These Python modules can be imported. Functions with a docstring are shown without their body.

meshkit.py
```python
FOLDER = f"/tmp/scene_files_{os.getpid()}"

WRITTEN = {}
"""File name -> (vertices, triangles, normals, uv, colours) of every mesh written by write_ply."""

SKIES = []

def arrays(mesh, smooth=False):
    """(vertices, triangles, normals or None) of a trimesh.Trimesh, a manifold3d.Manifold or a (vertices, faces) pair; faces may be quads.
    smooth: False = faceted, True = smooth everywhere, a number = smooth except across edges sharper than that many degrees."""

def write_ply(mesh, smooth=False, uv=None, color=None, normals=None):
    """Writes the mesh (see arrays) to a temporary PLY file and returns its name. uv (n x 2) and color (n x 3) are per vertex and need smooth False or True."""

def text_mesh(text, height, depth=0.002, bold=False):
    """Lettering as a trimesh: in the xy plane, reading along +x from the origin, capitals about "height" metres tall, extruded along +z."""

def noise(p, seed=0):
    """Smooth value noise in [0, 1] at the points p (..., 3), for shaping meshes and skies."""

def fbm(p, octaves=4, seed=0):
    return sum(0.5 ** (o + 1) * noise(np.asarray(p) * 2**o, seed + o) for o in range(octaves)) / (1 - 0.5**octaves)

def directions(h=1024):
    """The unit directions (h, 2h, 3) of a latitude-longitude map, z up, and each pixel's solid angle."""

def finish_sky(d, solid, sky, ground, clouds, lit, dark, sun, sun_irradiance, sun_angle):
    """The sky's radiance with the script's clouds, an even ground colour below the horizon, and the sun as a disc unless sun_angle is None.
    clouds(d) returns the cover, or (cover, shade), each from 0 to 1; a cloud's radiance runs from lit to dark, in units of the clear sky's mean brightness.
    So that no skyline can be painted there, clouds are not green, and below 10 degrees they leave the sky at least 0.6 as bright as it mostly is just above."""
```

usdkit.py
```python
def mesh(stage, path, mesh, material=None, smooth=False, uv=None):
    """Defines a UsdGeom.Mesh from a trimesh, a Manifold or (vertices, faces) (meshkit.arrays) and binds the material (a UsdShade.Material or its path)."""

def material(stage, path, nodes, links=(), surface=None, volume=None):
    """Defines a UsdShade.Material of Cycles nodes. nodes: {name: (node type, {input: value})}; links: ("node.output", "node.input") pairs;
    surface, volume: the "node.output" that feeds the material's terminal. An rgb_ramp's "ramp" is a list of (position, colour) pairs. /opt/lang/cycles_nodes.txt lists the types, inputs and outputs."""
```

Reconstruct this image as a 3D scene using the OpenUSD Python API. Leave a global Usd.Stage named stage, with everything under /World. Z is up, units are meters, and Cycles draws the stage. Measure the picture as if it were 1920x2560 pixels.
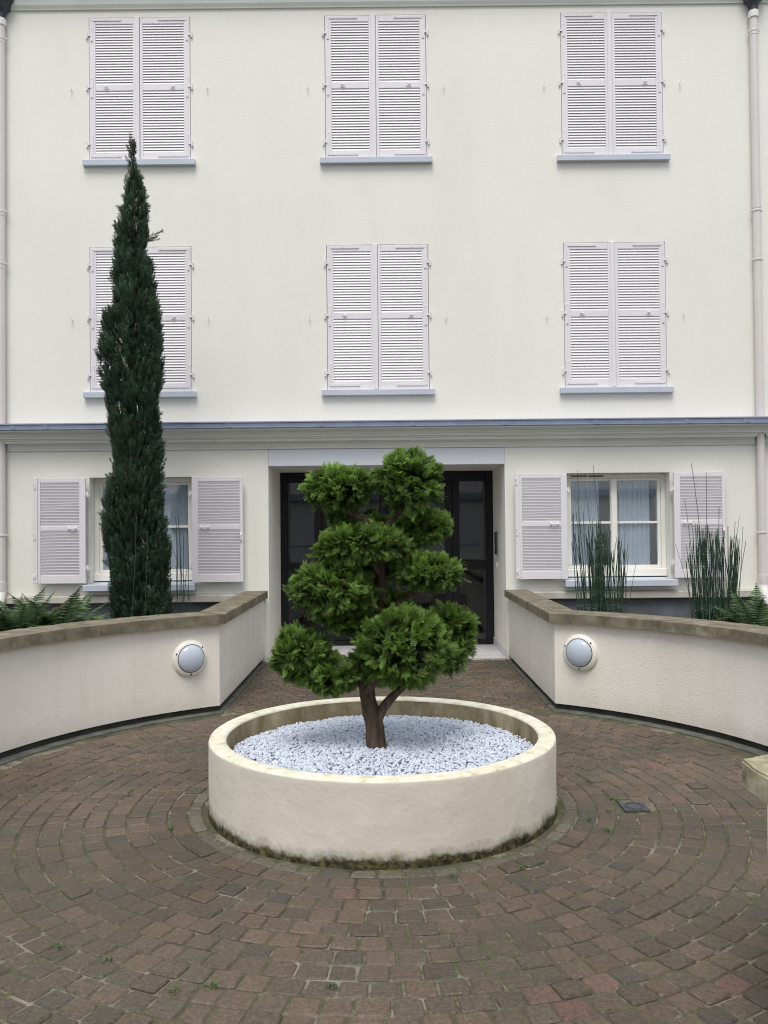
import math, re
import numpy as np, trimesh, manifold3d, usdkit, meshkit
from pxr import Usd, UsdGeom, UsdLux, UsdShade, Gf, Sdf, Vt
from shapely.geometry import Polygon, Point, box as sbox
from shapely.ops import unary_union

stage = Usd.Stage.CreateInMemory()
UsdGeom.SetStageUpAxis(stage, UsdGeom.Tokens.z)
UsdGeom.SetStageMetersPerUnit(stage, 1.0)
world = UsdGeom.Xform.Define(stage, '/World')
stage.SetDefaultPrim(world.GetPrim())
PI = math.pi
rng = np.random.default_rng(7)

# ------------------------------------------------------------------ camera, sky, sun, exposure
EYE, PITCH, ROLL, YAW, FPX = (0, 0, 1.6), 0.0174616, -0.0094623, -0.0014939, 2118.16
EXPOSURE, SKY_STRENGTH, SUN_I, SUN_ANGLE = 0.94, 0.10, 0.34, 30.0
SUN_EL, SUN_ROT = math.radians(62), math.radians(190)
SUN_DIR = np.array([math.sin(SUN_ROT) * math.cos(SUN_EL), math.cos(SUN_ROT) * math.cos(SUN_EL), math.sin(SUN_EL)])
fw = np.array([math.sin(YAW) * math.cos(PITCH), math.cos(YAW) * math.cos(PITCH), math.sin(PITCH)])
r0 = np.array([math.cos(YAW), -math.sin(YAW), 0]); u0 = np.cross(r0, fw)
rt = math.cos(ROLL) * r0 + math.sin(ROLL) * u0; up = -math.sin(ROLL) * r0 + math.cos(ROLL) * u0
cam = UsdGeom.Camera.Define(stage, '/World/camera')
cam.CreateHorizontalApertureAttr(36.0); cam.CreateVerticalApertureAttr(48.0)
cam.CreateFocalLengthAttr(36.0 * FPX / 1920); cam.CreateClippingRangeAttr(Gf.Vec2f(0.05, 500))
cam.CreateExposureAttr(EXPOSURE)
cam.AddTransformOp().Set(Gf.Matrix4d(*rt, 0, *up, 0, *(-fw), 0, *EYE, 1))

sky_m = usdkit.material(stage, '/World/Looks/overcast_sky', {
    'sky': ('sky_texture', {'sky_type': 'single_scattering', 'sun_disc': False, 'sun_elevation': SUN_EL, 'sun_rotation': SUN_ROT}),
    'tc': ('texture_coordinate', {}),
    'n': ('noise_texture', {'scale': 1.6, 'detail': 5, 'roughness': 0.55}),
    'r': ('rgb_ramp', {'ramp': [(0.25, (3.9, 4.15, 4.6)), (0.75, (5.6, 5.75, 6.0))]}),
    'sz': ('separate_xyz', {}), 'mr': ('map_range', {'from_min': 0.0, 'from_max': 1.0, 'to_min': 0.72, 'to_max': 1.22, 'clamp': True}), 'mu': ('mix', {'mix_type': 'multiply', 'fac': 1.0}),
    'mx': ('mix', {'fac': 0.86}),
    'bg': ('background_shader', {'strength': SKY_STRENGTH}),
}, [('tc.generated', 'n.vector'), ('n.fac', 'r.fac'), ('sky.color', 'mx.color1'), ('tc.generated', 'sz.vector'), ('sz.z', 'mr.value'), ('r.color', 'mu.color1'), ('mr.result', 'mu.color2'), ('mu.color', 'mx.color2'), ('mx.color', 'bg.color')], surface='bg.background')
dome = UsdLux.DomeLight.Define(stage, '/World/sky')
UsdShade.MaterialBindingAPI.Apply(dome.GetPrim()).Bind(sky_m)
dome.GetPrim().SetCustomDataByKey('kind', 'structure')
sun = UsdLux.DistantLight.Define(stage, '/World/sun')
sun.CreateIntensityAttr(SUN_I); sun.CreateAngleAttr(SUN_ANGLE); sun.CreateNormalizeAttr(True); sun.CreateColorAttr(Gf.Vec3f(1, 0.96, 0.90))
zax = SUN_DIR; xax = np.cross([0, 0, 1], zax); xax /= np.linalg.norm(xax); yax = np.cross(zax, xax)
sun.AddTransformOp().Set(Gf.Matrix4d(*xax, 0, *yax, 0, *zax, 0, 0, 0, 20, 1))

# ------------------------------------------------------------------ helpers
def numbered(path):
    if not stage.GetPrimAtPath(path): return path
    k = 1
    while stage.GetPrimAtPath(f'{path}_{k:03d}'): k += 1
    return f'{path}_{k:03d}'
counts = {}
def fresh(parent, name):
    key = (parent, name); k = counts.get(key, -1) + 1; counts[key] = k
    return f'{parent}/{name}' if k == 0 else f'{parent}/{name}_{k:03d}'
def ppath(parent): return '/World' if parent is None else str(parent.GetPath())
def tag(p, label=None, cat=None, group=None, kind=None):
    for k, v in (('label', label), ('category', cat), ('group', group), ('kind', kind)):
        if v: p.SetCustomDataByKey(k, v)
    return p
def obj(name, mesh, mat, parent=None, smooth=False, tone=None):
    m = usdkit.mesh(stage, fresh(ppath(parent), name), mesh, M[mat], smooth)
    if tone is not None:
        UsdGeom.PrimvarsAPI(m).CreatePrimvar('tone', Sdf.ValueTypeNames.Color3fArray, 'vertex').Set(Vt.Vec3fArray.FromNumpy(np.asarray(tone, np.float32)))
    return m.GetPrim()
def thing(name, label, cat, loc=(0, 0, 0), rotz=0, group=None, kind=None):
    x = UsdGeom.Xform.Define(stage, fresh('/World', name))
    x.AddTranslateOp().Set(Gf.Vec3d(*map(float, loc))); x.AddRotateZOp().Set(math.degrees(rotz))
    return tag(x.GetPrim(), label, cat, group, kind)
def dup(src, loc, rotz, label):
    d = src.GetCustomData()
    p = thing(re.sub(r'_\d{3}$', '', src.GetName()), label, d['category'], loc, rotz, d.get('group'))
    p.GetReferences().AddInternalReference(src.GetPath()); p.SetInstanceable(True)
    return p
cat_ = trimesh.util.concatenate
def bx(x0, x1, y0, y1, z0, z1, c=0.0):
    if c <= 0:
        b = trimesh.creation.box((x1 - x0, y1 - y0, z1 - z0)); b.apply_translation(((x0 + x1) / 2, (y0 + y1) / 2, (z0 + z1) / 2)); return b
    p = []
    for sx in (0, 1):
        for sy in (0, 1):
            for sz in (0, 1):
                X, Y, Z = (x1 if sx else x0), (y1 if sy else y0), (z1 if sz else z0)
                dx, dy, dz = (-c if sx else c), (-c if sy else c), (-c if sz else c)
                p += [(X, Y + dy, Z + dz), (X + dx, Y, Z + dz), (X + dx, Y + dy, Z)]
    return trimesh.convex.convex_hull(np.array(p))
def extrude(poly, z0, z1):
    g = [trimesh.creation.extrude_polygon(q, z1 - z0, engine='earcut') for q in getattr(poly, 'geoms', [poly])]
    m = cat_(g); m.apply_translation((0, 0, z0)); return m
def facade_extrude(poly, y0, y1):            # polygon in (x, z) extruded from y0 back to y1
    m = extrude(poly, 0, y1 - y0)
    v = m.vertices.copy(); m.vertices = np.c_[v[:, 0], y1 - v[:, 2], v[:, 1]]
    return m
def lathe(prof, n=48, loc=(0, 0, 0)):
    m = trimesh.creation.revolve(np.array(prof, float), sections=n); m.apply_translation(loc); return m
def tube(pts, rad, n=8, cap=True):
    pts = np.asarray(pts, float); rad = np.broadcast_to(rad, len(pts)); t = np.gradient(pts, axis=0); t /= np.linalg.norm(t, axis=1, keepdims=True)
    ref = np.array([0, 0, 1.0]) if abs(t[0][2]) < 0.9 else np.array([1.0, 0, 0])
    V = []; a = np.arange(n) / n * 2 * PI
    for p, d, r in zip(pts, t, rad):
        u = np.cross(d, ref); u /= np.linalg.norm(u); w = np.cross(d, u); ref = np.cross(u, d)
        V.append(p + r * (np.cos(a)[:, None] * u + np.sin(a)[:, None] * w))
    V = np.vstack(V); F = []
    for i in range(len(pts) - 1):
        for j in range(n):
            A, B = i * n + j, i * n + (j + 1) % n
            F += [(A, B, A + n), (B, B + n, A + n)]
    if cap:
        V = np.vstack([V, pts[:1], pts[-1:]]); k = len(V)
        for j in range(n): F += [((j + 1) % n, j, k - 2), ((len(pts) - 1) * n + j, (len(pts) - 1) * n + (j + 1) % n, k - 1)]
    m = trimesh.Trimesh(V, np.array(F), process=False); trimesh.repair.fix_normals(m); return m
def spline(pts, n):
    from scipy.interpolate import CubicSpline
    pts = np.asarray(pts, float); s = np.r_[0, np.cumsum(np.linalg.norm(np.diff(pts, axis=0), axis=1))]
    return CubicSpline(s, pts)(np.linspace(0, s[-1], n))

# ------------------------------------------------------------------ materials
M = {}
def plain(name, col, rough=0.6, metal=0.0, spec=0.5, var=0.06, vscale=3.0, bump=0.0, bscale=80.0, bdist=0.002, extra=None):
    lo, hi = [c * (1 - var) for c in col], [min(c * (1 + var), 1) for c in col]
    nodes = {'g': ('geometry', {}), 'n': ('noise_texture', {'scale': vscale, 'detail': 4}), 'r': ('rgb_ramp', {'ramp': [(0.3, lo), (0.7, hi)]}),
             'p': ('principled_bsdf', {'roughness': rough, 'metallic': metal, 'specular_ior_level': spec})}
    links = [('g.position', 'n.vector'), ('n.fac', 'r.fac'), ('r.color', 'p.base_color')]
    if bump:
        nodes['bn'] = ('noise_texture', {'scale': bscale, 'detail': 3, 'roughness': 0.6}); nodes['b'] = ('bump', {'strength': bump, 'distance': bdist})
        links += [('g.position', 'bn.vector'), ('bn.fac', 'b.height'), ('b.normal', 'p.normal')]
    M[name] = usdkit.material(stage, f'/World/Looks/{name}', nodes, links, surface='p.BSDF')
M['facade_stucco'] = usdkit.material(stage, '/World/Looks/facade_stucco', {
    'g': ('geometry', {}), 'mp': ('mapping', {'scale': (3.0, 3.0, 0.5)}), 'n1': ('noise_texture', {'scale': 0.7, 'detail': 5}), 'n2': ('noise_texture', {'scale': 1.0, 'detail': 5, 'roughness': 0.65}),
    'r1': ('rgb_ramp', {'ramp': [(0.3, (0.79, 0.777, 0.708)), (0.7, (0.825, 0.813, 0.748))]}), 'r2': ('rgb_ramp', {'ramp': [(0.30, (0.98, 0.975, 0.962)), (0.60, (1, 1, 1))]}),
    'mu': ('mix', {'mix_type': 'multiply', 'fac': 1.0}), 'bn': ('noise_texture', {'scale': 75, 'detail': 3, 'roughness': 0.6}), 'b': ('bump', {'strength': 0.5, 'distance': 0.004}),
    'p': ('principled_bsdf', {'roughness': 0.85, 'specular_ior_level': 0.2})},
    [('g.position', 'n1.vector'), ('g.position', 'mp.vector'), ('mp.vector', 'n2.vector'), ('g.position', 'bn.vector'), ('n1.fac', 'r1.fac'), ('n2.fac', 'r2.fac'), ('r1.color', 'mu.color1'), ('r2.color', 'mu.color2'), ('mu.color', 'p.base_color'), ('bn.fac', 'b.height'), ('b.normal', 'p.normal')], surface='p.BSDF')
M['low_wall_stucco'] = usdkit.material(stage, '/World/Looks/low_wall_stucco', {
    'g': ('geometry', {}), 'mp': ('mapping', {'scale': (7.0, 7.0, 0.9)}), 'n1': ('noise_texture', {'scale': 1.3, 'detail': 5}), 'n2': ('noise_texture', {'scale': 1.0, 'detail': 6, 'roughness': 0.7}), 'n3': ('noise_texture', {'scale': 6, 'detail': 6, 'roughness': 0.7}),
    'r1': ('rgb_ramp', {'ramp': [(0.3, (0.785, 0.735, 0.655)), (0.7, (0.85, 0.805, 0.735))]}), 'r2': ('rgb_ramp', {'ramp': [(0.30, (0.945, 0.935, 0.91)), (0.52, (1, 1, 1))]}),
    's': ('separate_xyz', {}), 'h': ('math', {'math_type': 'multiply_add', 'value2': -0.30, 'value3': 0.0}), 'hz': ('math', {'math_type': 'add'}), 'mr': ('map_range', {'from_min': -0.09, 'from_max': 0.06, 'to_min': 0.30, 'to_max': 0.0, 'clamp': True}),
    'mu': ('mix', {'mix_type': 'multiply', 'fac': 1.0}), 'md': ('mix', {'color2': (0.40, 0.365, 0.30)}), 'bn': ('noise_texture', {'scale': 70, 'detail': 3, 'roughness': 0.6}), 'b': ('bump', {'strength': 0.6, 'distance': 0.006}),
    'p': ('principled_bsdf', {'roughness': 0.88, 'specular_ior_level': 0.2})},
    [('g.position', 'n1.vector'), ('g.position', 'mp.vector'), ('mp.vector', 'n2.vector'), ('g.position', 'n3.vector'), ('g.position', 'bn.vector'), ('g.position', 's.vector'), ('n1.fac', 'r1.fac'), ('n2.fac', 'r2.fac'), ('r1.color', 'mu.color1'), ('r2.color', 'mu.color2'),
     ('n3.fac', 'h.value1'), ('h.value', 'hz.value1'), ('s.z', 'hz.value2'), ('hz.value', 'mr.value'), ('mr.result', 'md.fac'), ('mu.color', 'md.color1'), ('md.color', 'p.base_color'), ('bn.fac', 'b.height'), ('b.normal', 'p.normal')], surface='p.BSDF')
plain('porch_paint', (0.78, 0.74, 0.66), 0.8, var=0.02, bump=0.3, bscale=90, spec=0.2)
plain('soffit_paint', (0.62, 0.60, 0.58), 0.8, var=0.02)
plain('shutter_paint', (0.745, 0.720, 0.735), 0.42, var=0.02, vscale=2)
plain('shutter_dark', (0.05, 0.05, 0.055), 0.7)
plain('sill_paint', (0.50, 0.535, 0.605), 0.5, var=0.05, vscale=4)
plain('lintel_paint', (0.67, 0.685, 0.735), 0.55, var=0.02)
plain('window_paint', (0.84, 0.82, 0.755), 0.4, var=0.02)
plain('zinc', (0.21, 0.245, 0.33), 0.5, metal=0.2, var=0.12, vscale=5)
plain('zinc_light', (0.36, 0.37, 0.46), 0.45, metal=0.3, var=0.1, vscale=5)
plain('dark_zinc', (0.035, 0.04, 0.045), 0.4, metal=0.2, var=0.2)
plain('cornice_paint', (0.66, 0.665, 0.61), 0.7, var=0.05, vscale=2)
plain('pipe_plastic', (0.68, 0.63, 0.61), 0.38, var=0.03)
plain('white_plastic', (0.78, 0.76, 0.72), 0.35, var=0.02)
plain('ledge_stone', (0.46, 0.44, 0.38), 0.8, var=0.15, vscale=6, bump=0.3)
plain('bitumen', (0.105, 0.112, 0.125), 0.85, var=0.25, vscale=4, bump=0.3)
plain('black_frame', (0.006, 0.006, 0.009), 0.45, var=0.1, spec=0.3)
plain('porch_tile', (0.62, 0.60, 0.60), 0.35, var=0.07, vscale=7)
plain('room_paint', (0.75, 0.75, 0.74), 0.9)
plain('inside', (0.10, 0.095, 0.09), 0.9)
plain('steel', (0.55, 0.55, 0.56), 0.3, metal=0.9)
plain('cast_iron', (0.065, 0.068, 0.078), 0.6, metal=0.0, var=0.15, vscale=40)
plain('black_plastic', (0.012, 0.012, 0.012), 0.4)
plain('lamp_enamel', (0.80, 0.78, 0.71), 0.3, var=0.02)
plain('lamp_opal', (0.50, 0.55, 0.63), 0.12, var=0.02)
plain('plinth_dark', (0.045, 0.047, 0.04), 0.9, var=0.4, vscale=8, bump=0.4)
plain('kerb_mortar', (0.10, 0.10, 0.085), 0.9, var=0.4, vscale=9, bump=0.5, bscale=60)
plain('pebble_dust', (0.34, 0.34, 0.35), 0.9)
plain('soil', (0.045, 0.035, 0.025), 0.95, var=0.4, vscale=20, bump=0.8, bscale=60, bdist=0.01)
plain('asphalt_ground', (0.09, 0.08, 0.07), 0.9, var=0.2)
plain('reed_green', (0.022, 0.055, 0.032), 0.4, var=0.35, vscale=14)
plain('reed_node', (0.20, 0.23, 0.17), 0.6, var=0.3, vscale=10)
plain('reed_dry', (0.035, 0.032, 0.024), 0.6, var=0.3, vscale=10)
plain('dark_root', (0.03, 0.025, 0.02), 0.9)
plain('weed_green', (0.06, 0.12, 0.03), 0.7, var=0.3, vscale=30)

M['curtain_cloth'] = usdkit.material(stage, '/World/Looks/curtain_voile', {'d': ('diffuse_bsdf', {'color': (0.74, 0.77, 0.82)}), 't': ('translucent_bsdf', {'color': (0.80, 0.83, 0.88)}), 'm': ('mix_closure', {'fac': 0.42})}, [('d.BSDF', 'm.closure1'), ('t.BSDF', 'm.closure2')], surface='m.closure')
# glass
for nm, tint, base in (('window_glass', (0.93, 0.96, 0.98), 0.10), ('door_glass', (0.42, 0.43, 0.45), 0.055)):
    M[nm] = usdkit.material(stage, f'/World/Looks/{nm}', {'t': ('transparent_bsdf', {'color': tint}), 'g': ('glossy_bsdf', {'color': (0.9, 0.93, 0.97), 'roughness': 0.02}),
        'l': ('layer_weight', {'blend': 0.5}), 'w': ('math', {'math_type': 'power', 'value2': 5.0}), 'f': ('math', {'math_type': 'multiply_add', 'value2': 0.8, 'value3': base}), 'm': ('mix_closure', {})},
        [('l.facing', 'w.value1'), ('w.value', 'f.value1'), ('f.value', 'm.fac'), ('t.BSDF', 'm.closure1'), ('g.BSDF', 'm.closure2')], surface='m.closure')

# planter: cream render, mossy foot, algae on rim and inner wall (real stains of the thing)
M['planter_render'] = usdkit.material(stage, '/World/Looks/planter_render', {
    'g': ('geometry', {}), 's': ('separate_xyz', {}),
    'n1': ('noise_texture', {'scale': 2.2, 'detail': 5, 'roughness': 0.6}), 'n2': ('noise_texture', {'scale': 30, 'detail': 4, 'roughness': 0.7}), 'n3': ('noise_texture', {'scale': 7, 'detail': 5, 'roughness': 0.65}),
    'base': ('rgb_ramp', {'ramp': [(0.3, (0.62, 0.565, 0.485)), (0.7, (0.73, 0.68, 0.595))]}),
    'h1': ('math', {'math_type': 'multiply_add', 'value2': -0.115, 'value3': 0.0}),   # z - 0.13*noise - ...
    'h2': ('math', {'math_type': 'multiply_add', 'value2': -0.045, 'value3': 0.005}),
    'hs': ('math', {'math_type': 'add'}), 'hz': ('math', {'math_type': 'add'}),
    'ramp': ('rgb_ramp', {'ramp': [(0.0, (1, 1, 1)), (0.30, (1, 1, 1)), (0.42, (0.45, 0.45, 0.45)), (0.62, (0, 0, 0))]}),
    'mr': ('map_range', {'from_min': -0.10, 'from_max': 0.08, 'to_min': 0.0, 'to_max': 1.0, 'clamp': True}),
    'moss': ('rgb_ramp', {'ramp': [(0.38, (0.022, 0.020, 0.013)), (0.5, (0.060, 0.055, 0.028)), (0.62, (0.14, 0.125, 0.055))]}),
    'mx': ('mix', {}), 'p': ('principled_bsdf', {'roughness': 0.88, 'specular_ior_level': 0.2}),
    'bn': ('noise_texture', {'scale': 11, 'detail': 8, 'roughness': 0.66}), 'b': ('bump', {'strength': 0.38, 'distance': 0.014}),
}, [('g.position', 's.vector'), ('g.position', 'n1.vector'), ('g.position', 'n2.vector'), ('g.position', 'n3.vector'), ('g.position', 'bn.vector'),
    ('n1.fac', 'base.fac'), ('n3.fac', 'h1.value1'), ('n2.fac', 'h2.value1'), ('h1.value', 'hs.value1'), ('h2.value', 'hs.value2'), ('hs.value', 'hz.value1'), ('s.z', 'hz.value2'),
    ('hz.value', 'mr.value'), ('mr.result', 'ramp.fac'), ('n2.fac', 'moss.fac'), ('ramp.color', 'mx.fac'), ('base.color', 'mx.color1'), ('moss.color', 'mx.color2'),
    ('mx.color', 'p.base_color'), ('bn.fac', 'b.height'), ('b.normal', 'p.normal')], surface='p.BSDF')
def mottled(name, cols, sc=9, rough=0.85, bump=0.4, bscale=60, bdist=0.004, stretch=None):
    nodes = {'g': ('geometry', {}), 'n': ('noise_texture', {'scale': sc, 'detail': 8 if name == 'joint_fill' else 6, 'roughness': 0.80 if name == 'joint_fill' else 0.68}), 'r': ('rgb_ramp', {'ramp': cols}),
             'p': ('principled_bsdf', {'roughness': rough, 'specular_ior_level': 0.25}), 'bn': ('noise_texture', {'scale': bscale, 'detail': 5, 'roughness': 0.7}), 'b': ('bump', {'strength': bump, 'distance': bdist}),
             'mp': ('mapping', {'scale': stretch or (1, 1, 1)})}
    M[name] = usdkit.material(stage, f'/World/Looks/{name}', nodes, [('g.position', 'mp.vector'), ('mp.vector', 'n.vector'), ('mp.vector', 'bn.vector'), ('n.fac', 'r.fac'), ('r.color', 'p.base_color'), ('bn.fac', 'b.height'), ('b.normal', 'p.normal')], surface='p.BSDF')
mottled('planter_rim', [(0.30, (0.40, 0.36, 0.22)), (0.43, (0.64, 0.60, 0.46)), (0.65, (0.76, 0.73, 0.62))], sc=12)
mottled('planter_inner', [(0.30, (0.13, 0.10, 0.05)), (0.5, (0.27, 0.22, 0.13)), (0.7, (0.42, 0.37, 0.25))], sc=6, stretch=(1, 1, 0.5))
mottled('coping_stone', [(0.30, (0.10, 0.088, 0.058)), (0.46, (0.165, 0.145, 0.10)), (0.58, (0.215, 0.19, 0.135)), (0.72, (0.33, 0.30, 0.225))], sc=6, bump=0.6)
mottled('coping_pale', [(0.30, (0.15, 0.14, 0.08)), (0.48, (0.32, 0.29, 0.19)), (0.7, (0.52, 0.48, 0.36))], sc=9, bump=0.5)
mottled('bark', [(0.32, (0.030, 0.018, 0.012)), (0.5, (0.085, 0.058, 0.042)), (0.7, (0.17, 0.13, 0.10))], sc=26, bump=0.9, bscale=70, bdist=0.012, stretch=(1, 1, 0.18))
mottled('joint_fill', [(0.34, (0.030, 0.026, 0.020)), (0.45, (0.085, 0.078, 0.055)), (0.50, (0.075, 0.082, 0.032)), (0.54, (0.15, 0.135, 0.10)), (0.68, (0.29, 0.265, 0.21))], sc=2.2, bump=0.6)
mottled('pebble', [(0.25, (0.44, 0.48, 0.57)), (0.7, (0.68, 0.715, 0.79))], sc=25, rough=0.6, bump=0.1)

# pavers: per-stone colour comes from the primvar; weathering from position
M['paver'] = usdkit.material(stage, '/World/Looks/paver', {
    'a': ('attribute', {'attribute': 'tone'}), 'g': ('geometry', {}),
    'n1': ('noise_texture', {'scale': 0.9, 'detail': 4, 'roughness': 0.6}), 'n2': ('noise_texture', {'scale': 60, 'detail': 5, 'roughness': 0.7}), 'n3': ('noise_texture', {'scale': 230, 'detail': 2}),
    'gr': ('rgb_ramp', {'ramp': [(0.46, (0, 0, 0)), (0.66, (0.75, 0.75, 0.75))]}), 'mx': ('mix', {'color2': (0.072, 0.066, 0.048)}),
    'v': ('rgb_ramp', {'ramp': [(0.28, (0.48, 0.48, 0.48)), (0.72, (1.5, 1.48, 1.44))]}), 'mu': ('mix', {'mix_type': 'multiply', 'fac': 1.0}),
    'sp': ('rgb_ramp', {'ramp': [(0.66, (0, 0, 0)), (0.74, (0.75, 0.75, 0.75))]}), 'ms': ('mix', {'color2': (0.40, 0.37, 0.33)}),
    'rr': ('map_range', {'from_min': 0.3, 'from_max': 0.7, 'to_min': 0.40, 'to_max': 0.68}),
    'bn': ('noise_texture', {'scale': 130, 'detail': 5, 'roughness': 0.75}), 'b': ('bump', {'strength': 0.55, 'distance': 0.004}),
    'p': ('principled_bsdf', {'specular_ior_level': 0.35}),
}, [('g.position', 'n1.vector'), ('g.position', 'n2.vector'), ('g.position', 'n3.vector'), ('g.position', 'bn.vector'), ('n1.fac', 'gr.fac'), ('gr.color', 'mx.fac'), ('a.color', 'mx.color1'),
    ('n2.fac', 'v.fac'), ('mx.color', 'mu.color1'), ('v.color', 'mu.color2'), ('n3.fac', 'sp.fac'), ('sp.color', 'ms.fac'), ('mu.color', 'ms.color1'), ('ms.color', 'p.base_color'),
    ('n1.fac', 'rr.value'), ('rr.result', 'p.roughness'), ('bn.fac', 'b.height'), ('b.normal', 'p.normal')], surface='p.BSDF')
def leafy(name, rough, trans):
    M[name] = usdkit.material(stage, f'/World/Looks/{name}', {'a': ('attribute', {'attribute': 'tone'}), 'p': ('principled_bsdf', {'roughness': rough, 'specular_ior_level': 0.3}),
        't': ('translucent_bsdf', {}), 'm': ('mix_closure', {'fac': trans})}, [('a.color', 'p.base_color'), ('a.color', 't.color'), ('p.BSDF', 'm.closure1'), ('t.BSDF', 'm.closure2')], surface='m.closure')
leafy('conifer', 0.48, 0.25); leafy('fern_leaf', 0.55, 0.3)

# ================================================================== large structure
D = 10.18                                     # facade plane
CX, CY = -0.03, 5.0                           # centre of the round court
big = trimesh.creation.box((160, 160, 0.1)); big.apply_translation((0, 30, -0.11))
tag(obj('ground', big, 'asphalt_ground'), kind='structure')

# ---- the house
house = thing('apartment_building', 'cream rendered three-storey block with louvred shutters and dark glazed entrance', 'building', (0, 0, 0))
rows = [(7.815, 6.056), (5.010, 3.250)]
COLS = [-2.929, -0.067, 2.794]; HW = 0.6155
DL, DR = -1.403, 1.440
outer = sbox(-7.5, 0.72, 7.5, 8.4)
holes = [sbox(c - HW, b, c + HW, t) for c in COLS for t, b in rows]
lowwin = [(-3.555, -2.316), (2.177, 3.422)]
LZ0, LZ1 = 0.925, 2.224
holes += [sbox(a, LZ0, b, LZ1) for a, b in lowwin]
holes += [sbox(DL, -0.1, DR, 2.545)]
obj('wall', facade_extrude(outer.difference(unary_union(holes)), D, D + 0.34), 'facade_stucco', house)
# dark coated foot of the wall, behind the planting beds
for a, b in ((-7.5, DL - .16), (DR + .16, 7.5)):
    obj('wall_foot', bx(a, b, D + 0.012, D + 0.34, -0.1, 0.72), 'bitumen', house)
# the little cream return between porch and low walls
for a, b in ((DL - 0.159, DL), (DR, DR + 0.159)):
    obj('pier', bx(a, b, D + 0.001, D + 0.339, 0.0, 0.7195), 'facade_stucco', house)
# shell behind the facade
backwall = sbox(-7.5, -0.1, 7.5, 8.4).difference(unary_union([sbox(-7.0, 0.6, -4.95, 2.55), sbox(4.95, 0.6, 7.0, 2.55)]))
obj('shell', cat_([facade_extrude(backwall, 14, 14.3), bx(-7.5, -7.2, D + 0.34, 14, -0.1, 8.4), bx(7.2, 7.5, D + 0.34, 14, -0.1, 8.4), bx(-7.5, 7.5, D + 0.02, 14.3, 8.4, 8.6),
    bx(-1.75, 1.78, 11.5, 14, 2.5, 2.7), bx(-1.75, -1.6, D + 0.341, 14, 0, 2.62), bx(1.63, 1.78, D + 0.341, 14, 0, 2.62)]), 'inside', house)
obj('room_lining', cat_([bx(-7.2, -1.75, D + 0.341, 13.999, 2.62, 2.8), bx(1.78, 7.2, D + 0.341, 13.999, 2.62, 2.8), bx(-7.2, -1.75, D + 0.341, 13.999, 0.3, 0.5), bx(1.78, 7.2, D + 0.341, 13.999, 0.3, 0.5),
    bx(-1.80, -1.751, D + 0.342, 13.998, 0.5, 2.62), bx(1.781, 1.83, D + 0.342, 13.998, 0.5, 2.62), bx(-7.2, -7.1, D + 0.342, 13.998, 0.5, 2.62), bx(7.1, 7.2, D + 0.342, 13.998, 0.5, 2.62), bx(-4.9, -1.801, 13.9, 13.998, 0.5, 2.62), bx(1.831, 4.9, 13.9, 13.998, 0.5, 2.62)]), 'room_paint', house)
# porch: reveals, soffit, lintel
YD = 11.32
for a, b in ((DL - 0.15, DL), (DR, DR + 0.15)):
    obj('porch_reveal', bx(a, b, D + 0.341, YD + 0.1, 0, 2.40), 'porch_paint', house)
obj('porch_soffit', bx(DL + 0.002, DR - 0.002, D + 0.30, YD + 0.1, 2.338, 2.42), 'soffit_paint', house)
obj('lintel', bx(DL + 0.003, DR - 0.003, D - 0.008, D + 0.298, 2.341, 2.543, 0.004), 'lintel_paint', house)
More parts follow.
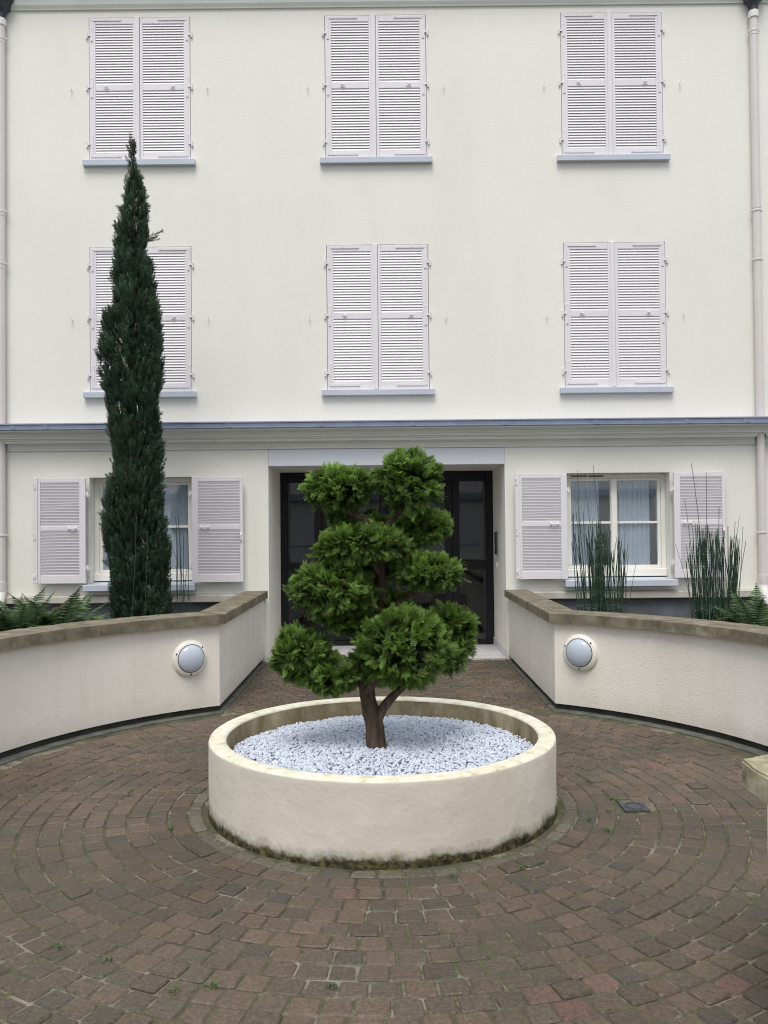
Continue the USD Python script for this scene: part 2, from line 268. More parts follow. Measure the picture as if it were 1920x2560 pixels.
# storey cornice with notches for the rain pipes, zinc gutter on it
cprof = np.array([(0.0, 2.547), (0.022, 2.547), (0.022, 2.569), (0.030, 2.574), (0.034, 2.600), (0.050, 2.622), (0.085, 2.634), (0.100, 2.635), (0.100, 2.659), (0.112, 2.664), (0.116, 2.677), (0.135, 2.684), (0.135, 2.705), (0.146, 2.709), (0.150, 2.735), (0.175, 2.752), (0.215, 2.760), (0.225, 2.761), (0.225, 2.774), (0.0, 2.80)])
def xprofile(pr, x0, x1):
    pr = np.array(pr); poly = Polygon([(D - p, z) for p, z in pr]); m = extrude(poly, 0, x1 - x0)
    v = m.vertices.copy(); m.vertices = np.c_[x0 + v[:, 2], v[:, 0], v[:, 1]]; m.invert() if m.volume < 0 else None; return m
corn = xprofile(cprof, -7.5, 7.5)
mf = manifold3d.Manifold(manifold3d.Mesh(vert_properties=np.asarray(corn.vertices, np.float32), tri_verts=np.asarray(corn.faces, np.uint32)))
PIPES = [-4.585, 4.495]
for px in PIPES:
    cyl = manifold3d.Manifold.cylinder(0.6, 0.066, 0.066, 32).translate((px, D - 0.062, 2.032))
    cap = manifold3d.Manifold.sphere(0.066, 32).translate((px, D - 0.062, 2.632))
    mf = mf - (cyl + cap)
obj('cornice', mf, 'cornice_paint', house)
gut = obj('gutter', xprofile([(0.0, 2.8005), (0.20, 2.7750), (0.236, 2.7755), (0.243, 2.780), (0.243, 2.788), (0.236, 2.792), (0.228, 2.788), (0.212, 2.788), (0.212, 2.842), (0.0, 2.862)], -7.5, 7.5), 'zinc', house, smooth=20)
obj('flashing', xprofile([(0.0, 2.863), (0.218, 2.8425), (0.222, 2.844), (0.222, 2.858), (0.0, 2.885)], -7.5, 7.5), 'zinc_light', gut)
for gx in (-4.39, -4.0, -2.92, -1.84, -0.76, 0.32, 1.40, 2.48, 3.56, 4.25):
    j = cat_([bx(gx - 0.022, gx + 0.022, D - 0.216, D - 0.1, 2.792, 2.8405), bx(gx - 0.006, gx + 0.05, D - 0.250, D - 0.2, 2.783, 2.796)])
    obj('gutter_joint', j, 'zinc', gut)
# eaves at the very top of the picture
obj('eaves', xprofile([(0.0, 7.903), (0.022, 7.903), (0.026, 7.925), (0.05, 7.95), (0.06, 8.02), (0.10, 8.10), (0.13, 8.12), (0.13, 8.22), (0.0, 8.22)], -7.5, 7.5), 'cornice_paint', house, smooth=20)
obj('eaves_gutter', xprofile([(0.02, 8.2215), (0.20, 8.23), (0.22, 8.36), (0.02, 8.36)], -7.5, 7.5), 'dark_zinc', house)
obj('roof', xprofile([(0.10, 8.40), (-4.2, 10.6), (-4.2, 10.5), (0.0, 8.365), (0.10, 8.365)], -7.5, 7.5), 'zinc', house)
# ledge above the beds
for a, b in ((-7.5, DL - 0.04), (DR + 0.03, 7.5)):
    obj('ledge', xprofile([(0.0, 0.72), (0.055, 0.72), (0.062, 0.727), (0.062, 0.795), (0.045, 0.803), (-0.02, 0.825), (-0.02, 0.72)], a, b), 'ledge_stone', house)

# windows
def window_upper(c, t, b):
    w = obj('window', cat_([bx(c - HW + .004, c - HW + .06, D + .20, D + .26, b + .004, t - .004), bx(c + HW - .06, c + HW - .004, D + .20, D + .26, b + .004, t - .004),
        bx(c - HW + .061, c + HW - .061, D + .20, D + .26, t - .06, t - .004), bx(c - HW + .061, c + HW - .061, D + .20, D + .26, b + .004, b + .06), bx(c - .05, c + .05, D + .195, D + .255, b + .061, t - .061)]), 'window_paint', house)
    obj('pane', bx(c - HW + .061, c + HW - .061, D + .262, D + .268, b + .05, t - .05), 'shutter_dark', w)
    obj('sill', bx(c - 0.68, c + 0.677, D - 0.062, D + 0.10, b - 0.070, b - 0.001, 0.004), 'sill_paint', w)
for t, b in rows:
    for c in COLS: window_upper(c, t, b)
WY = D + 0.165
for k, (a, b) in enumerate(lowwin):
    fr = cat_([bx(a + .003, a + .055, WY, WY + .07, 1.06, LZ1 - .003), bx(b - .055, b - .003, WY, WY + .07, 1.06, LZ1 - .003), bx(a + .056, b - .056, WY, WY + .07, 2.17, LZ1 - .003),
               bx(a + .003, b - .003, WY - .03, WY + .07, 0.972, 1.059, 0.004), bx(a + .003, b - .003, WY - .012, WY + .07, 1.03, 1.064, 0.003)])
    w = obj('window', fr, 'window_paint', house)
    mid = (a + b) / 2 - 0.005
    for s, (x0, x1) in enumerate(((a + .057, mid - .001), (mid + .001, b - .057))):
        st = 0.040
        sa = cat_([bx(x0, x0 + st, WY + .012, WY + .06, 1.066, 2.168, .003), bx(x1 - st, x1, WY + .012, WY + .06, 1.066, 2.168, .003), bx(x0 + st, x1 - st, WY + .012, WY + .06, 2.138, 2.168, .003),
                   bx(x0 + st, x1 - st, WY + .012, WY + .06, 1.066, 1.105, .003), bx(x0 + st, x1 - st, WY + .016, WY + .056, 1.612, 1.640, .003)])
        obj('sash', sa, 'window_paint', w)
        for z0, z1 in ((1.105, 1.612), (1.640, 2.138)):
            obj('pane', bx(x0 + st, x1 - st, WY + .034, WY + .038, z0, z1), 'window_glass', w)
    obj('mullion_cover', bx(mid - .034, mid + .034, WY - .012, WY + .011, 1.067, 2.168, 0.006), 'window_paint', w)
    obj('sill', cat_([bx(a - .045, b + .045, D - .125, D - .001, 0.866, 0.942, .005)]), 'sill_paint', w)
    sl = Polygon([(D, 0.90), (D, 0.9435), (WY + .07, 0.968), (WY + .07, 0.90)])
    m = extrude(sl, 0, b - a - .006); v = m.vertices.copy(); m.vertices = np.c_[a + .003 + v[:, 2], v[:, 0], v[:, 1]]; trimesh.repair.fix_normals(m)
    obj('sill_slope', m, 'sill_paint', w)
    if k == 1:
        obj('air_vent', cat_([bx(a + .095, a + .29, WY - .004, WY, 2.188, 2.204), bx(a + .305, a + .49, WY - .004, WY, 2.186, 2.202)]), 'black_plastic', w)
    obj('contact_knob', trimesh.creation.icosphere(1, 0.014).apply_translation((mid + .03, WY - .015, 2.20)), 'white_plastic', w)

# entrance door: black frames, dark glass
door = obj('entrance_door', cat_([bx(DL + .002, DL + .095, YD, YD + .07, .021, 2.335, .004), bx(DR - .095, DR - .002, YD, YD + .07, .021, 2.335, .004), bx(DL + .096, DR - .096, YD, YD + .07, 2.20, 2.335, .004),
    bx(DL + .096, DR - .096, YD, YD + .07, .021, .085, .004)] + [bx(x - .045, x + .045, YD, YD + .07, .086, 2.199, .004) for x in (-0.905, 0.945)] + [bx(DL + .096, -.951, YD + .005, YD + .065, 1.02, 1.13, .004), bx(.991, DR - .096, YD + .005, YD + .065, 1.02, 1.13, .004)]), 'black_frame', house)
for x0, x1 in ((DL + .096, -.951), (.991, DR - .096)):
    for z0, z1 in ((.086, 1.019), (1.131, 2.199)):
        obj('side_pane', bx(x0, x1, YD + .032, YD + .038, z0, z1), 'door_glass', door)
for x0, x1 in ((-.858, .018), (.022, .898)):
    lf = obj('door_leaf', cat_([bx(x0, x0 + .10, YD + .01, YD + .06, .09, 2.196, .004), bx(x1 - .10, x1, YD + .01, YD + .06, .09, 2.196, .004), bx(x0 + .1, x1 - .1, YD + .01, YD + .06, 2.08, 2.196, .004),
                                bx(x0 + .1, x1 - .1, YD + .01, YD + .06, .09, .22, .004), bx(x0 + .1, x1 - .1, YD + .012, YD + .058, 1.02, 1.13, .004)]), 'black_frame', house)
    for z0, z1 in ((.221, 1.019), (1.131, 2.079)):
        obj('pane', bx(x0 + .1, x1 - .1, YD + .032, YD + .038, z0, z1), 'door_glass', lf)
    hx = x0 + .05
    obj('handle', cat_([bx(hx - .02, hx + .02, YD - .012, YD + .009, 1.35, 1.55, .004), tube([(hx, YD - .01, 1.45), (hx, YD - .055, 1.45), (hx + .10, YD - .06, 1.45)], .009, 8)]), 'black_plastic', lf)

# porch floor with tiles and skirting
porch = thing('porch_floor', None, None, kind='structure')
obj('tile_bed', bx(DL + .002, DR - .002, D - .012, YD + .1, -.1, .012), 'ledge_stone', porch)
for i in range(7):
    for j in range(3):
        x0 = DL + .004 + i * .406; y0 = D - .010 + j * .405
        obj('floor_tile', bx(x0, min(x0 + .402, DR - .004), y0, min(y0 + .401, YD - .002), .0125, .020, .0015), 'porch_tile', porch)
for sx, x0, x1 in ((0, DL + .001, DL + .014), (1, DR - .014, DR - .001)):
    for j in range(3):
        y0 = D + .004 + j * .385
        obj('skirting_tile', bx(x0, x1, y0, min(y0 + .382, YD - .003), .0205, .12, .002), 'porch_tile', porch)

# ================================================================== the round court: paving
pave = thing('pavement', None, None, kind='structure')
pol = Point(CX, CY).buffer(3.9, 64).union(sbox(-1.45, 6.5, 1.47, D - .013))
obj('joint_sand', extrude(pol, -0.05, -0.0065), 'joint_fill', pave)
stones = []                                    # (8 outline points, z, tone)
def paver_rows():
    k = 0; r = 1.035
    while r < 3.5:
        dr = (0.078 if k == 0 else 0.1085) * (1 + rng.normal(0, .012)); rc = r + dr / 2
        n = int(round(2 * PI * rc / (0.128 if k == 0 else 0.1165))); ph = rng.uniform(0, 2 * PI)
        edges = ph + (np.arange(n) + rng.normal(0, .045, n)) * 2 * PI / n
        for i in range(n):
            a0, a1 = edges[i], edges[(i + 1) % n]
            if a1 < a0: a1 += 2 * PI
            yield r, r + dr, a0, a1, k
        r += dr; k += 1
PAL = np.array([(0.106, 0.080, 0.058), (0.115, 0.085, 0.061), (0.095, 0.074, 0.055), (0.124, 0.089, 0.063), (0.102, 0.080, 0.060), (0.132, 0.093, 0.066)])
RED = np.array([(0.165, 0.093, 0.073), (0.150, 0.088, 0.070)]); GREY = np.array([(0.080, 0.070, 0.056), (0.086, 0.075, 0.058)])
def tone_of(x, y, k=1):
    if k == 0: return np.array((0.115, 0.105, 0.078)) * rng.uniform(.8, 1.15)
    q = meshkit.fbm(np.array([[x * .8, y * .8, 3.0]]), 3, 5)[0]
    u = rng.random()
    if u < 0.012 + 0.06 * (y < 3.6) * (q > .48): c = RED[rng.integers(2)]
    elif u < 0.10: c = GREY[rng.integers(2)]
    else: c = PAL[rng.integers(6)]
    return c * rng.uniform(.90, 1.10) * (.60 + .76 * meshkit.fbm(np.array([[x * 1.3 + 5, y * 1.3, 8.0]]), 3, 2)[0])
def add_stone(c4, tone):
    """c4: four corners in order; rounded outline with 8 points."""
    c4 = np.array(c4); c4 = c4 + rng.normal(0, .0016, c4.shape); ctr = c4.mean(0)
    out = []
    for i in range(4):
        p, a, b = c4[i], c4[i - 1], c4[(i + 1) % 4]
        cut = rng.uniform(.006, .013)
        out.append(p + (a - p) / np.linalg.norm(a - p) * cut); out.append(p + (b - p) / np.linalg.norm(b - p) * cut)
    stones.append((np.array(out), ctr, rng.normal(0, .0020), rng.normal(0, .018, 2), tone))
GAP = 0.0030
drain_box = Point(1.393, 4.825).buffer(.060)
for ra, rb, a0, a1, k in paver_rows():
    rc = (ra + rb) / 2; am = (a0 + a1) / 2; x, y = CX + rc * math.cos(am), CY + rc * math.sin(am)
    if rb > 2.70 and y > 2.9: continue
    if y < 1.75 or abs(x) > 3.3: continue
    g = GAP / rc * rng.uniform(.5, 1.5); q = GAP * rng.uniform(.6, 1.4)
    c4 = [(CX + R * math.cos(A), CY + R * math.sin(A)) for R, A in ((ra + q, a0 + g), (rb - q, a0 + g), (rb - q, a1 - g), (ra + q, a1 - g))]
    if Polygon(c4).intersects(drain_box): continue
    add_stone(c4, tone_of(x, y, k))
y = 7.20; j = 0
while y < D - .03:
    x = -1.43 - (0.055 if j % 2 else 0) + rng.uniform(-.01, .01)
    while x < 1.45:
        w = .112 + rng.normal(0, .002); x0, x1 = max(x, -1.425), min(x + w, 1.44)
        ok = x1 - x0 > .035 and min(math.hypot(px - CX, y - CY) for px in (x0, x1)) > 2.705
        if ok: add_stone([(x0 + GAP, y + GAP), (x1 - GAP, y + GAP), (x1 - GAP, min(y + .112, D - .016) - GAP), (x0 + GAP, min(y + .112, D - .016) - GAP)], tone_of(x, y))
        x += w
    y += .112; j += 1
F8 = []
for i in range(8):
    n = (i + 1) % 8
    F8 += [(i, n, 8 + n), (i, 8 + n, 8 + i), (8 + i, 8 + n, 16 + n), (8 + i, 16 + n, 16 + i), (16 + i, 16 + n, 24)]
F8 = np.array(F8)
def stone_mesh(s):
    out, ctr, dz, tilt, tone = s
    d = out - ctr; L = np.linalg.norm(d, axis=1, keepdims=True)
    tin = ctr + d * (1 - .0085 / L)
    zt = dz + (tin - ctr) @ tilt
    V = np.vstack([np.c_[out, np.full(8, -.03)], np.c_[ctr + d * (1 - .001 / L), np.full(8, -.0055) + dz], np.c_[tin, zt], [[*ctr, dz + .0008]]])
    return V, np.tile(tone, (25, 1))
def seen(c):
    d = c[1]; px = 960 + FPX * c[0] / max(d, .1); py = 1317 + FPX * 1.6 / max(d, .1)
    hid = math.hypot(c[0] - CX, c[1] - CY) < 1.6 and c[1] > 4.6
    return d > 1 and -30 < px < 1950 and py < 2600 and not hid
order = sorted(range(len(stones)), key=lambda i: (not seen(stones[i][1]), np.linalg.norm(stones[i][1])))
for i in order[:300]:
    V, T = stone_mesh(stones[i]); obj('paver', (V, F8), 'paver', pave, tone=T)
VV, TT, FF = [], [], []
for n, i in enumerate(order[300:]):
    V, T = stone_mesh(stones[i]); VV.append(V); TT.append(T); FF.append(F8 + 25 * n)
tag(obj('paver', (np.vstack(VV), np.vstack(FF)), 'paver', pave, tone=np.vstack(TT)), kind='stuff')

# ================================================================== low curved walls with copings
def arc(r, a0, a1, n): return [(CX + r * math.cos(math.radians(a)), CY + r * math.sin(math.radians(a))) for a in np.linspace(a0, a1, n)]
def angle_at(r, x):                              # angle where the arc of radius r meets the vertical line x, far side
    return math.degrees(math.acos((x - CX) / r))
def worn(m, amp=.0035, size=.045, seed=1):
    v, f = trimesh.remesh.subdivide_to_size(m.vertices, m.faces, size); nz = np.stack([meshkit.fbm(v * 14 + 31 * k, 3, seed + k) - .5 for k in range(3)], 1)
    return trimesh.Trimesh(v + nz * 2 * amp, f, process=False)
def low_wall(label, s, zb, zt, a_end):
    t = thing('low_wall', label, 'wall')
    xf = 1.462 * s; xin = xf - .055 * s; xbk = xf + .225 * s
    RF, RC, RB = 2.82, 2.765, 3.13
    aw = angle_at(RF, xf); ac = angle_at(RC, xin); ab = angle_at(RB, xbk)
    # rendered body
    body = Polygon([(xf, D - .004)] + arc(RF, aw, a_end, 60) + arc(RB - .06, a_end, angle_at(RB - .06, xbk - .05 * s), 60) + [(xbk - .05 * s, D - .004)]).buffer(0)
    obj('body', extrude(body, 0.052, zb - .002), 'low_wall_stucco', t, smooth=25)
    obj('plinth', extrude(body.buffer(-.028), -.04, 0.054), 'plinth_dark', t)
    # coping stones: the radial run, then arc stones with open joints
    st = Polygon([(xin, D - .066), (xin, CY + RC * math.sin(math.radians(ac))), (xbk, CY + RB * math.sin(math.radians(ab))), (xbk, D - .066)])
    pieces = [st]
    span = a_end - ac; n = max(1, int(round(abs(span) / 21)))
    cuts_f = np.linspace(ac, a_end, n + 1); cuts_b = np.linspace(ab, a_end, n + 1)
    for i in range(n):
        pieces.append(Polygon(arc(RC, cuts_f[i], cuts_f[i + 1], 14) + arc(RB, cuts_b[i + 1], cuts_b[i], 14)))
    for i, p in enumerate(pieces):
        q = p.buffer(0).buffer(-.0022)
        m = cat_([extrude(q, zb, zt - .006)])
        top = extrude(q.buffer(-.004), zt - .006, zt)
        obj('coping_stone', worn(cat_([m, top])), 'coping_stone', t)
    # mortar gutter at the foot
    strip = Polygon([(xf - .035 * s, D - .02)] + arc(RF - .085, angle_at(RF - .085, xf - .035 * s), a_end, 60) + arc(RF + .03, a_end, angle_at(RF + .03, xf + .03 * s), 60) + [(xf + .03 * s, D - .02)]).buffer(0)
    obj('mortar_strip', extrude(strip, -.02, .0035), 'kerb_mortar', t)
    return t
low_wall('curved cream low wall left of the entrance with stained stone coping', -1, 0.765, 0.850, 212)
low_wall('curved cream low wall right of the entrance with stained stone coping', 1, 0.757, 0.836, -24)
# near right wall end, its pale mossy coping cut by the picture edge
t = thing('near_wall', 'mossy pale coping end of the near wall at the right picture edge', 'wall')
a0 = -math.degrees(math.acos((1.165) / 2.54))
cop = Polygon([(1.135, 1.2)] + arc(2.54, a0, -26, 30) + arc(2.90, -26, -math.degrees(math.acos(1.49 / 2.90)), 30) + [(1.46, 1.2)]).buffer(-.03).buffer(.03, 6)
obj('coping_stone', worn(cat_([extrude(cop, .758, .834), extrude(cop.buffer(-.006), .834, .842)]), .006, .035, 4), 'coping_pale', t)
bod = Polygon([(1.20, 1.2)] + arc(2.60, -math.degrees(math.acos(1.235 / 2.60)), -26, 30) + arc(2.84, -26, -math.degrees(math.acos(1.43 / 2.84)), 30) + [(1.40, 1.2)])
obj('body', extrude(bod, -.03, .757), 'low_wall_stucco', t, smooth=25)
# planting beds
bedL = sbox(-7.4, 3.62, -1.6, D + .01).difference(Point(CX, CY).buffer(3.0, 96)).difference(sbox(-1.62, 6, 0, 11))
bedR = sbox(1.62, 2.6, 7.4, D + .01).difference(Point(CX, CY).buffer(3.0, 96))
soil = thing('planting_bed', None, None, kind='structure')
obj('soil', extrude(bedL.buffer(0), .2, .455), 'soil', soil); obj('soil', extrude(bedR.buffer(0), .2, .455), 'soil', soil)

# ================================================================== building across the court (seen mirrored in the panes)
opp = thing('opposite_building', 'cream building across the court, mirrored in the dark entrance glass', 'building', (0, -7.5, 0))
obj('wall', bx(-9, 9, -.4, 0, -.1, 7.2), 'facade_stucco', opp)
obj('cornice', bx(-9, 9, 0, .2, 2.55, 2.78), 'zinc_light', opp)
for x in (-5.6, -2.8, 0, 2.8, 5.6):
    for z in (3.3, 0.95):
        w = obj('shutter', bx(x - .6, x + .6, 0, .04, z, z + (1.7 if z > 2 else 1.25)), 'shutter_paint', opp)

# ================================================================== shutters
def screw(x, y, z): return trimesh.creation.cylinder(.0055, .004, sections=8).apply_transform(trimesh.transformations.rotation_matrix(PI / 2, (1, 0, 0))).apply_translation((x, y, z))
def shutter_leaf(name, label, group, side, Wl, H, nslat, top, mid, bot, zmid_c, open_face, astr):
    """Leaf in local space: hinge edge at x=0 and the leaf going to +x (side=1) or -x (side=-1); front at y=0 facing -y; z from 0 to H."""
    t = thing(name, label, 'shutter', group=group); s = side; th = .032
    def b(x0, x1, y0, y1, z0, z1, c=.0025):
        x0, x1 = sorted((x0 * s, x1 * s)); return bx(x0, x1, y0, y1, z0, z1, c)
    so, si = .076, .036
    obj('stile', b(0.002, so, 0, th, 0.003, H - .003), 'shutter_paint', t)
    obj('stile', b(Wl - si, Wl, 0, th, 0.003, H - .003), 'shutter_paint', t)
    g = .0007
    obj('top_rail', b(so + g, Wl - si - g, .0008, th - .001, H - top, H - .003), 'shutter_paint', t)
    obj('middle_rail', b(so + g, Wl - si - g, .0008, th - .001, zmid_c - mid / 2, zmid_c + mid / 2), 'shutter_paint', t)
    obj('bottom_rail', b(so + g, Wl - si - g, .0008, th - .001, 0.003, bot), 'shutter_paint', t)
    if astr:
        obj('cover_strip', b(Wl - .006, Wl + .045, -.014, .006, .01, H + .004, .004), 'shutter_paint', t)
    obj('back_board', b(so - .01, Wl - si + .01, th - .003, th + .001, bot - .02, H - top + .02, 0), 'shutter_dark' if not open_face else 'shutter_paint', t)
    for z0, z1 in ((bot, zmid_c - mid / 2), (zmid_c + mid / 2, H - top)):
        p = (z1 - z0) / nslat
        for i in range(nslat):
            zc = z0 + (i + .5) * p
            if not open_face:
                L, ang, thk = p * .985, math.radians(68), .0050
                pr = np.array([(-L / 2, -thk / 2), (L / 2, -thk / 2), (L / 2, thk / 2), (-L / 2, thk / 2)])
                R = np.array([[math.cos(ang), -math.sin(ang)], [math.sin(ang), math.cos(ang)]]); q = pr @ R.T + [.0105, zc]
            else:
                L, ang, thk = p * .96, math.radians(-64), .0085
                pr = np.array([(-L / 2, -thk / 2), (L / 2, -thk / 2), (L / 2, thk / 2), (-L / 2, thk / 2)])
                R = np.array([[math.cos(ang), -math.sin(ang)], [math.sin(ang), math.cos(ang)]]); q = pr @ R.T + [.013, zc]
            m = extrude(Polygon(q), 0, Wl - si - so - .001); v = m.vertices.copy()
            m.vertices = np.c_[(so + .0005 + v[:, 2]) * s, v[:, 0], v[:, 1]]; trimesh.repair.fix_normals(m)
            obj('slat', m, 'shutter_paint', t)
    if not open_face:
        for zt, d in ((H - .028, -1), (.062, 1)):
            w = .031
            parts = [b(.018, .39, -.0075, -.0002, zt - w / 2, zt + w / 2, .001), b(.018, .018 + w, -.0075, -.0002, min(zt + d * w / 2, zt + d * .265), max(zt + d * w / 2, zt + d * .265), .001)]
            parts += [screw(x * s, -.009, zt) for x in (.034, .20, .365)] + [screw(.034 * s, -.009, zt + d * q) for q in (.11, .25)]
            obj('corner_strap', cat_(parts), 'shutter_paint', t)
        obj('middle_strap', cat_([b(.018, .049, -.0075, -.0002, zmid_c - .125, zmid_c + .125, .001)] + [screw(.034 * s, -.009, zmid_c + q) for q in (-.11, 0, .11)]), 'shutter_paint', t)
        for zh in (H - .225, zmid_c, .20):
            obj('hinge', cat_([tube([(-.022 * s, -.010, zh - .035), (-.022 * s, -.010, zh + .035)], .011, 10), b(-.022, .02, -.013, -.006, zh - .004, zh + .022, .001), b(-.034, -.012, -.008, .010, zh - .035, zh - .002, .001)]), 'shutter_paint', t)
        obj('latch', cat_([b(.175, .245, -.004, -.0003 + .001, zmid_c - .022, zmid_c - .016, .001), tube([(.19 * s, 0, zmid_c + .012), (.205 * s, -.016, zmid_c + .004), (.235 * s, -.018, zmid_c + .010)], .006, 6), trimesh.creation.icosphere(1, .010).apply_translation((.21 * s, -.012, zmid_c))]), 'shutter_paint', t)
    else:
        hx = .155
        obj('handle', cat_([b(hx - .055, hx - .03, -.006, .0005, zmid_c - .018, zmid_c + .018, .002), b(hx + .03, hx + .055, -.006, .0005, zmid_c - .018, zmid_c + .018, .002), tube([(s * (hx - .042), -.003, zmid_c), (s * (hx - .03), -.028, zmid_c - .004), (s * (hx + .03), -.028, zmid_c - .004), (s * (hx + .042), -.003, zmid_c)], .008, 8)]), 'white_plastic', t)
        for zh in (H - .195, .19):
            obj('hinge', cat_([tube([(-.020 * s, .02, zh - .035), (-.020 * s, .02, zh + .03)], .011, 10), b(-.026, .004, .012, .022, zh - .02, zh + .02, .001), b(-.045, -.012, .022, .075, zh - .03, zh - .004, .001)]), 'shutter_paint', t)
        if astr:   # locking rod on the free edge
            xr = Wl + .026
            obj('locking_rod', cat_([tube([(xr * s, -.010, .04), (xr * s, -.010, H - .04)], .007, 8)] + [b(xr - .013, xr + .013, -.022, .0, z - .03, z + .03, .003) for z in (.09, zmid_c - .11, H - .11)] + [tube([(xr * s, -.02, z + .02), ((xr + .014) * s, -.028, z + .03), ((xr + .016) * s, -.02, z + .045)], .005, 6) for z in (.06, zmid_c - .09, H - .10)]), 'shutter_paint', t)
        else:
            xr = Wl - .022
            obj('catch', cat_([tube([(xr * s, -.004, zmid_c - .16), (xr * s, -.024, zmid_c - .15), (xr * s, -.026, zmid_c - .10), (xr * s, -.004, zmid_c - .085)], .009, 8), b(xr - .012, xr + .012, -.008, .0, zmid_c - .18, zmid_c - .07, .002)]), 'white_plastic', t)
    return t
HU = 1.757; names_c = ['left', 'middle', 'right']
first = {}
for ri, (tz, bz) in enumerate(rows):
    rowname = ['top floor', 'middle floor'][ri]
    for ci, c in enumerate(COLS):
        for s in (1, -1):
            lf = 'left' if s == 1 else 'right'
            lab = f'closed pale lilac shutter, {lf} leaf of the {names_c[ci]} {rowname} window'
            if ri == 1 and ci == 0: lab = f'closed pale lilac shutter behind the cypress, {lf} leaf of its window'
            loc = (c - s * (HW - .004), D - .004, bz)
            if s not in first:
                first[s] = shutter_leaf('window_shutter', lab, 'closed louvred shutters on the upper floors', s, .566 if s == 1 else .608, HU, 23, .078, .072, .100, .897, False, s == 1)
                first[s].GetAttribute('xformOp:translate').Set(Gf.Vec3d(*map(float, loc)))
            else: dup(first[s], loc, 0, lab)
HL = 1.262; firsto = {}
for k, (a, b) in enumerate(lowwin):
    for s in (-1, 1):                            # s=-1: leaf swung open to the left of the window
        x = (a - .012) if s == -1 else (b + .012)
        wn = ['left', 'right'][k]
        lab = [['open pale lilac shutter left of the cypress with a locking rod on its edge', 'open pale lilac shutter between the cypress and the entrance'],
               ['open pale lilac shutter between the entrance and the right window with a locking rod', 'open pale lilac shutter behind the rightmost horsetail clump']][k][0 if s == -1 else 1]
        loc = (x, D - .105, 0.958)
        if s not in firsto:
            firsto[s] = shutter_leaf('open_shutter', lab, 'open louvred shutters on the ground floor', s, .575 if s == -1 else .608, HL, 15, .058, .056, .098, .66, True, s == -1)
            firsto[s].GetAttribute('xformOp:translate').Set(Gf.Vec3d(*map(float, loc)))
        else: dup(firsto[s], loc, 0, lab)
# small hold-back hooks in the wall
for ri, zc in enumerate((6.925, 4.125)):
    for ci, c in enumerate(COLS):
        for x in (c - .825, c + .82):
            obj('shutter_hook', cat_([tube([(x, D + .01, zc + .01), (x, D - .03, zc + .01), (x + .004, D - .034, zc + .03)], .005, 6), tube([(x, D - .028, zc + .01), (x - .003, D - .03, zc - .03)], .006, 6)]), 'white_plastic', house)

# ================================================================== rain pipes
def downpipe(label, px, zbr):
    t = thing('downpipe', label, 'pipe', (px, D - .062, 0)); r = .046
    def cyl(z0, z1, rr, n=24): m = trimesh.creation.cylinder(rr, z1 - z0, sections=n); m.apply_translation((0, 0, (z0 + z1) / 2)); return m
    obj('upper_pipe', cyl(2.835, 7.70, r), 'pipe_plastic', t, smooth=30)
    obj('lower_pipe', cyl(.90, 2.68, r), 'pipe_plastic', t, smooth=30)
    obj('collar', lathe([(.0, 7.70), (.058, 7.69), (.060, 7.70), (.060, 7.765), (.056, 7.772), (0, 7.772)], 32), 'white_plastic', t, smooth=30)
    obj('outlet', lathe([(0, 7.73), (.054, 7.735), (.054, 7.83), (.060, 7.835), (.066, 7.86), (.085, 7.885), (.105, 7.90), (.113, 7.93), (.128, 7.955), (.150, 7.98), (.165, 8.03), (.17, 8.2), (0, 8.2)], 40), 'dark_zinc', t, smooth=30)
    for z in zbr:
        obj('bracket', cat_([lathe([(r - .002, z - .011), (r + .006, z - .010), (r + .008, z), (r + .006, z + .010), (r - .002, z + .011)], 24), bx(r + .004, r + .024, -.010, .010, z - .009, z + .009, .002), bx(-r - .024, -r - .004, -.010, .010, z - .009, z + .009, .002), bx(-.008, .008, r - .004, .062, z - .008, z + .008)]), 'pipe_plastic', t)
    for z in (7.60, 5.50, 4.86):
        obj('coupling', lathe([(r - .002, z - .12), (r + .003, z - .12), (r + .003, z), (r - .002, z + .002)], 24), 'pipe_plastic', t, smooth=30)
    obj('socket', lathe([(0, .88), (r + .006, .88), (r + .007, .98), (r + .003, .99), (0, .99)], 24), 'pipe_plastic', t, smooth=30)
    obj('elbow', tube(spline([(0, 0, .91), (0, -.004, .84), (0, -.03, .78), (0, -.05, .72), (0, -.05, .60)], 14), .052, 20), 'white_plastic', t, smooth=40)
downpipe('pale plastic rain pipe at the right picture edge with brackets and dark outlet', PIPES[1], (7.53, 5.352, 4.76, 1.49))
downpipe('pale plastic rain pipe at the left picture edge under a dark zinc outlet', PIPES[0], (7.53, 5.43, 4.80, 1.54))

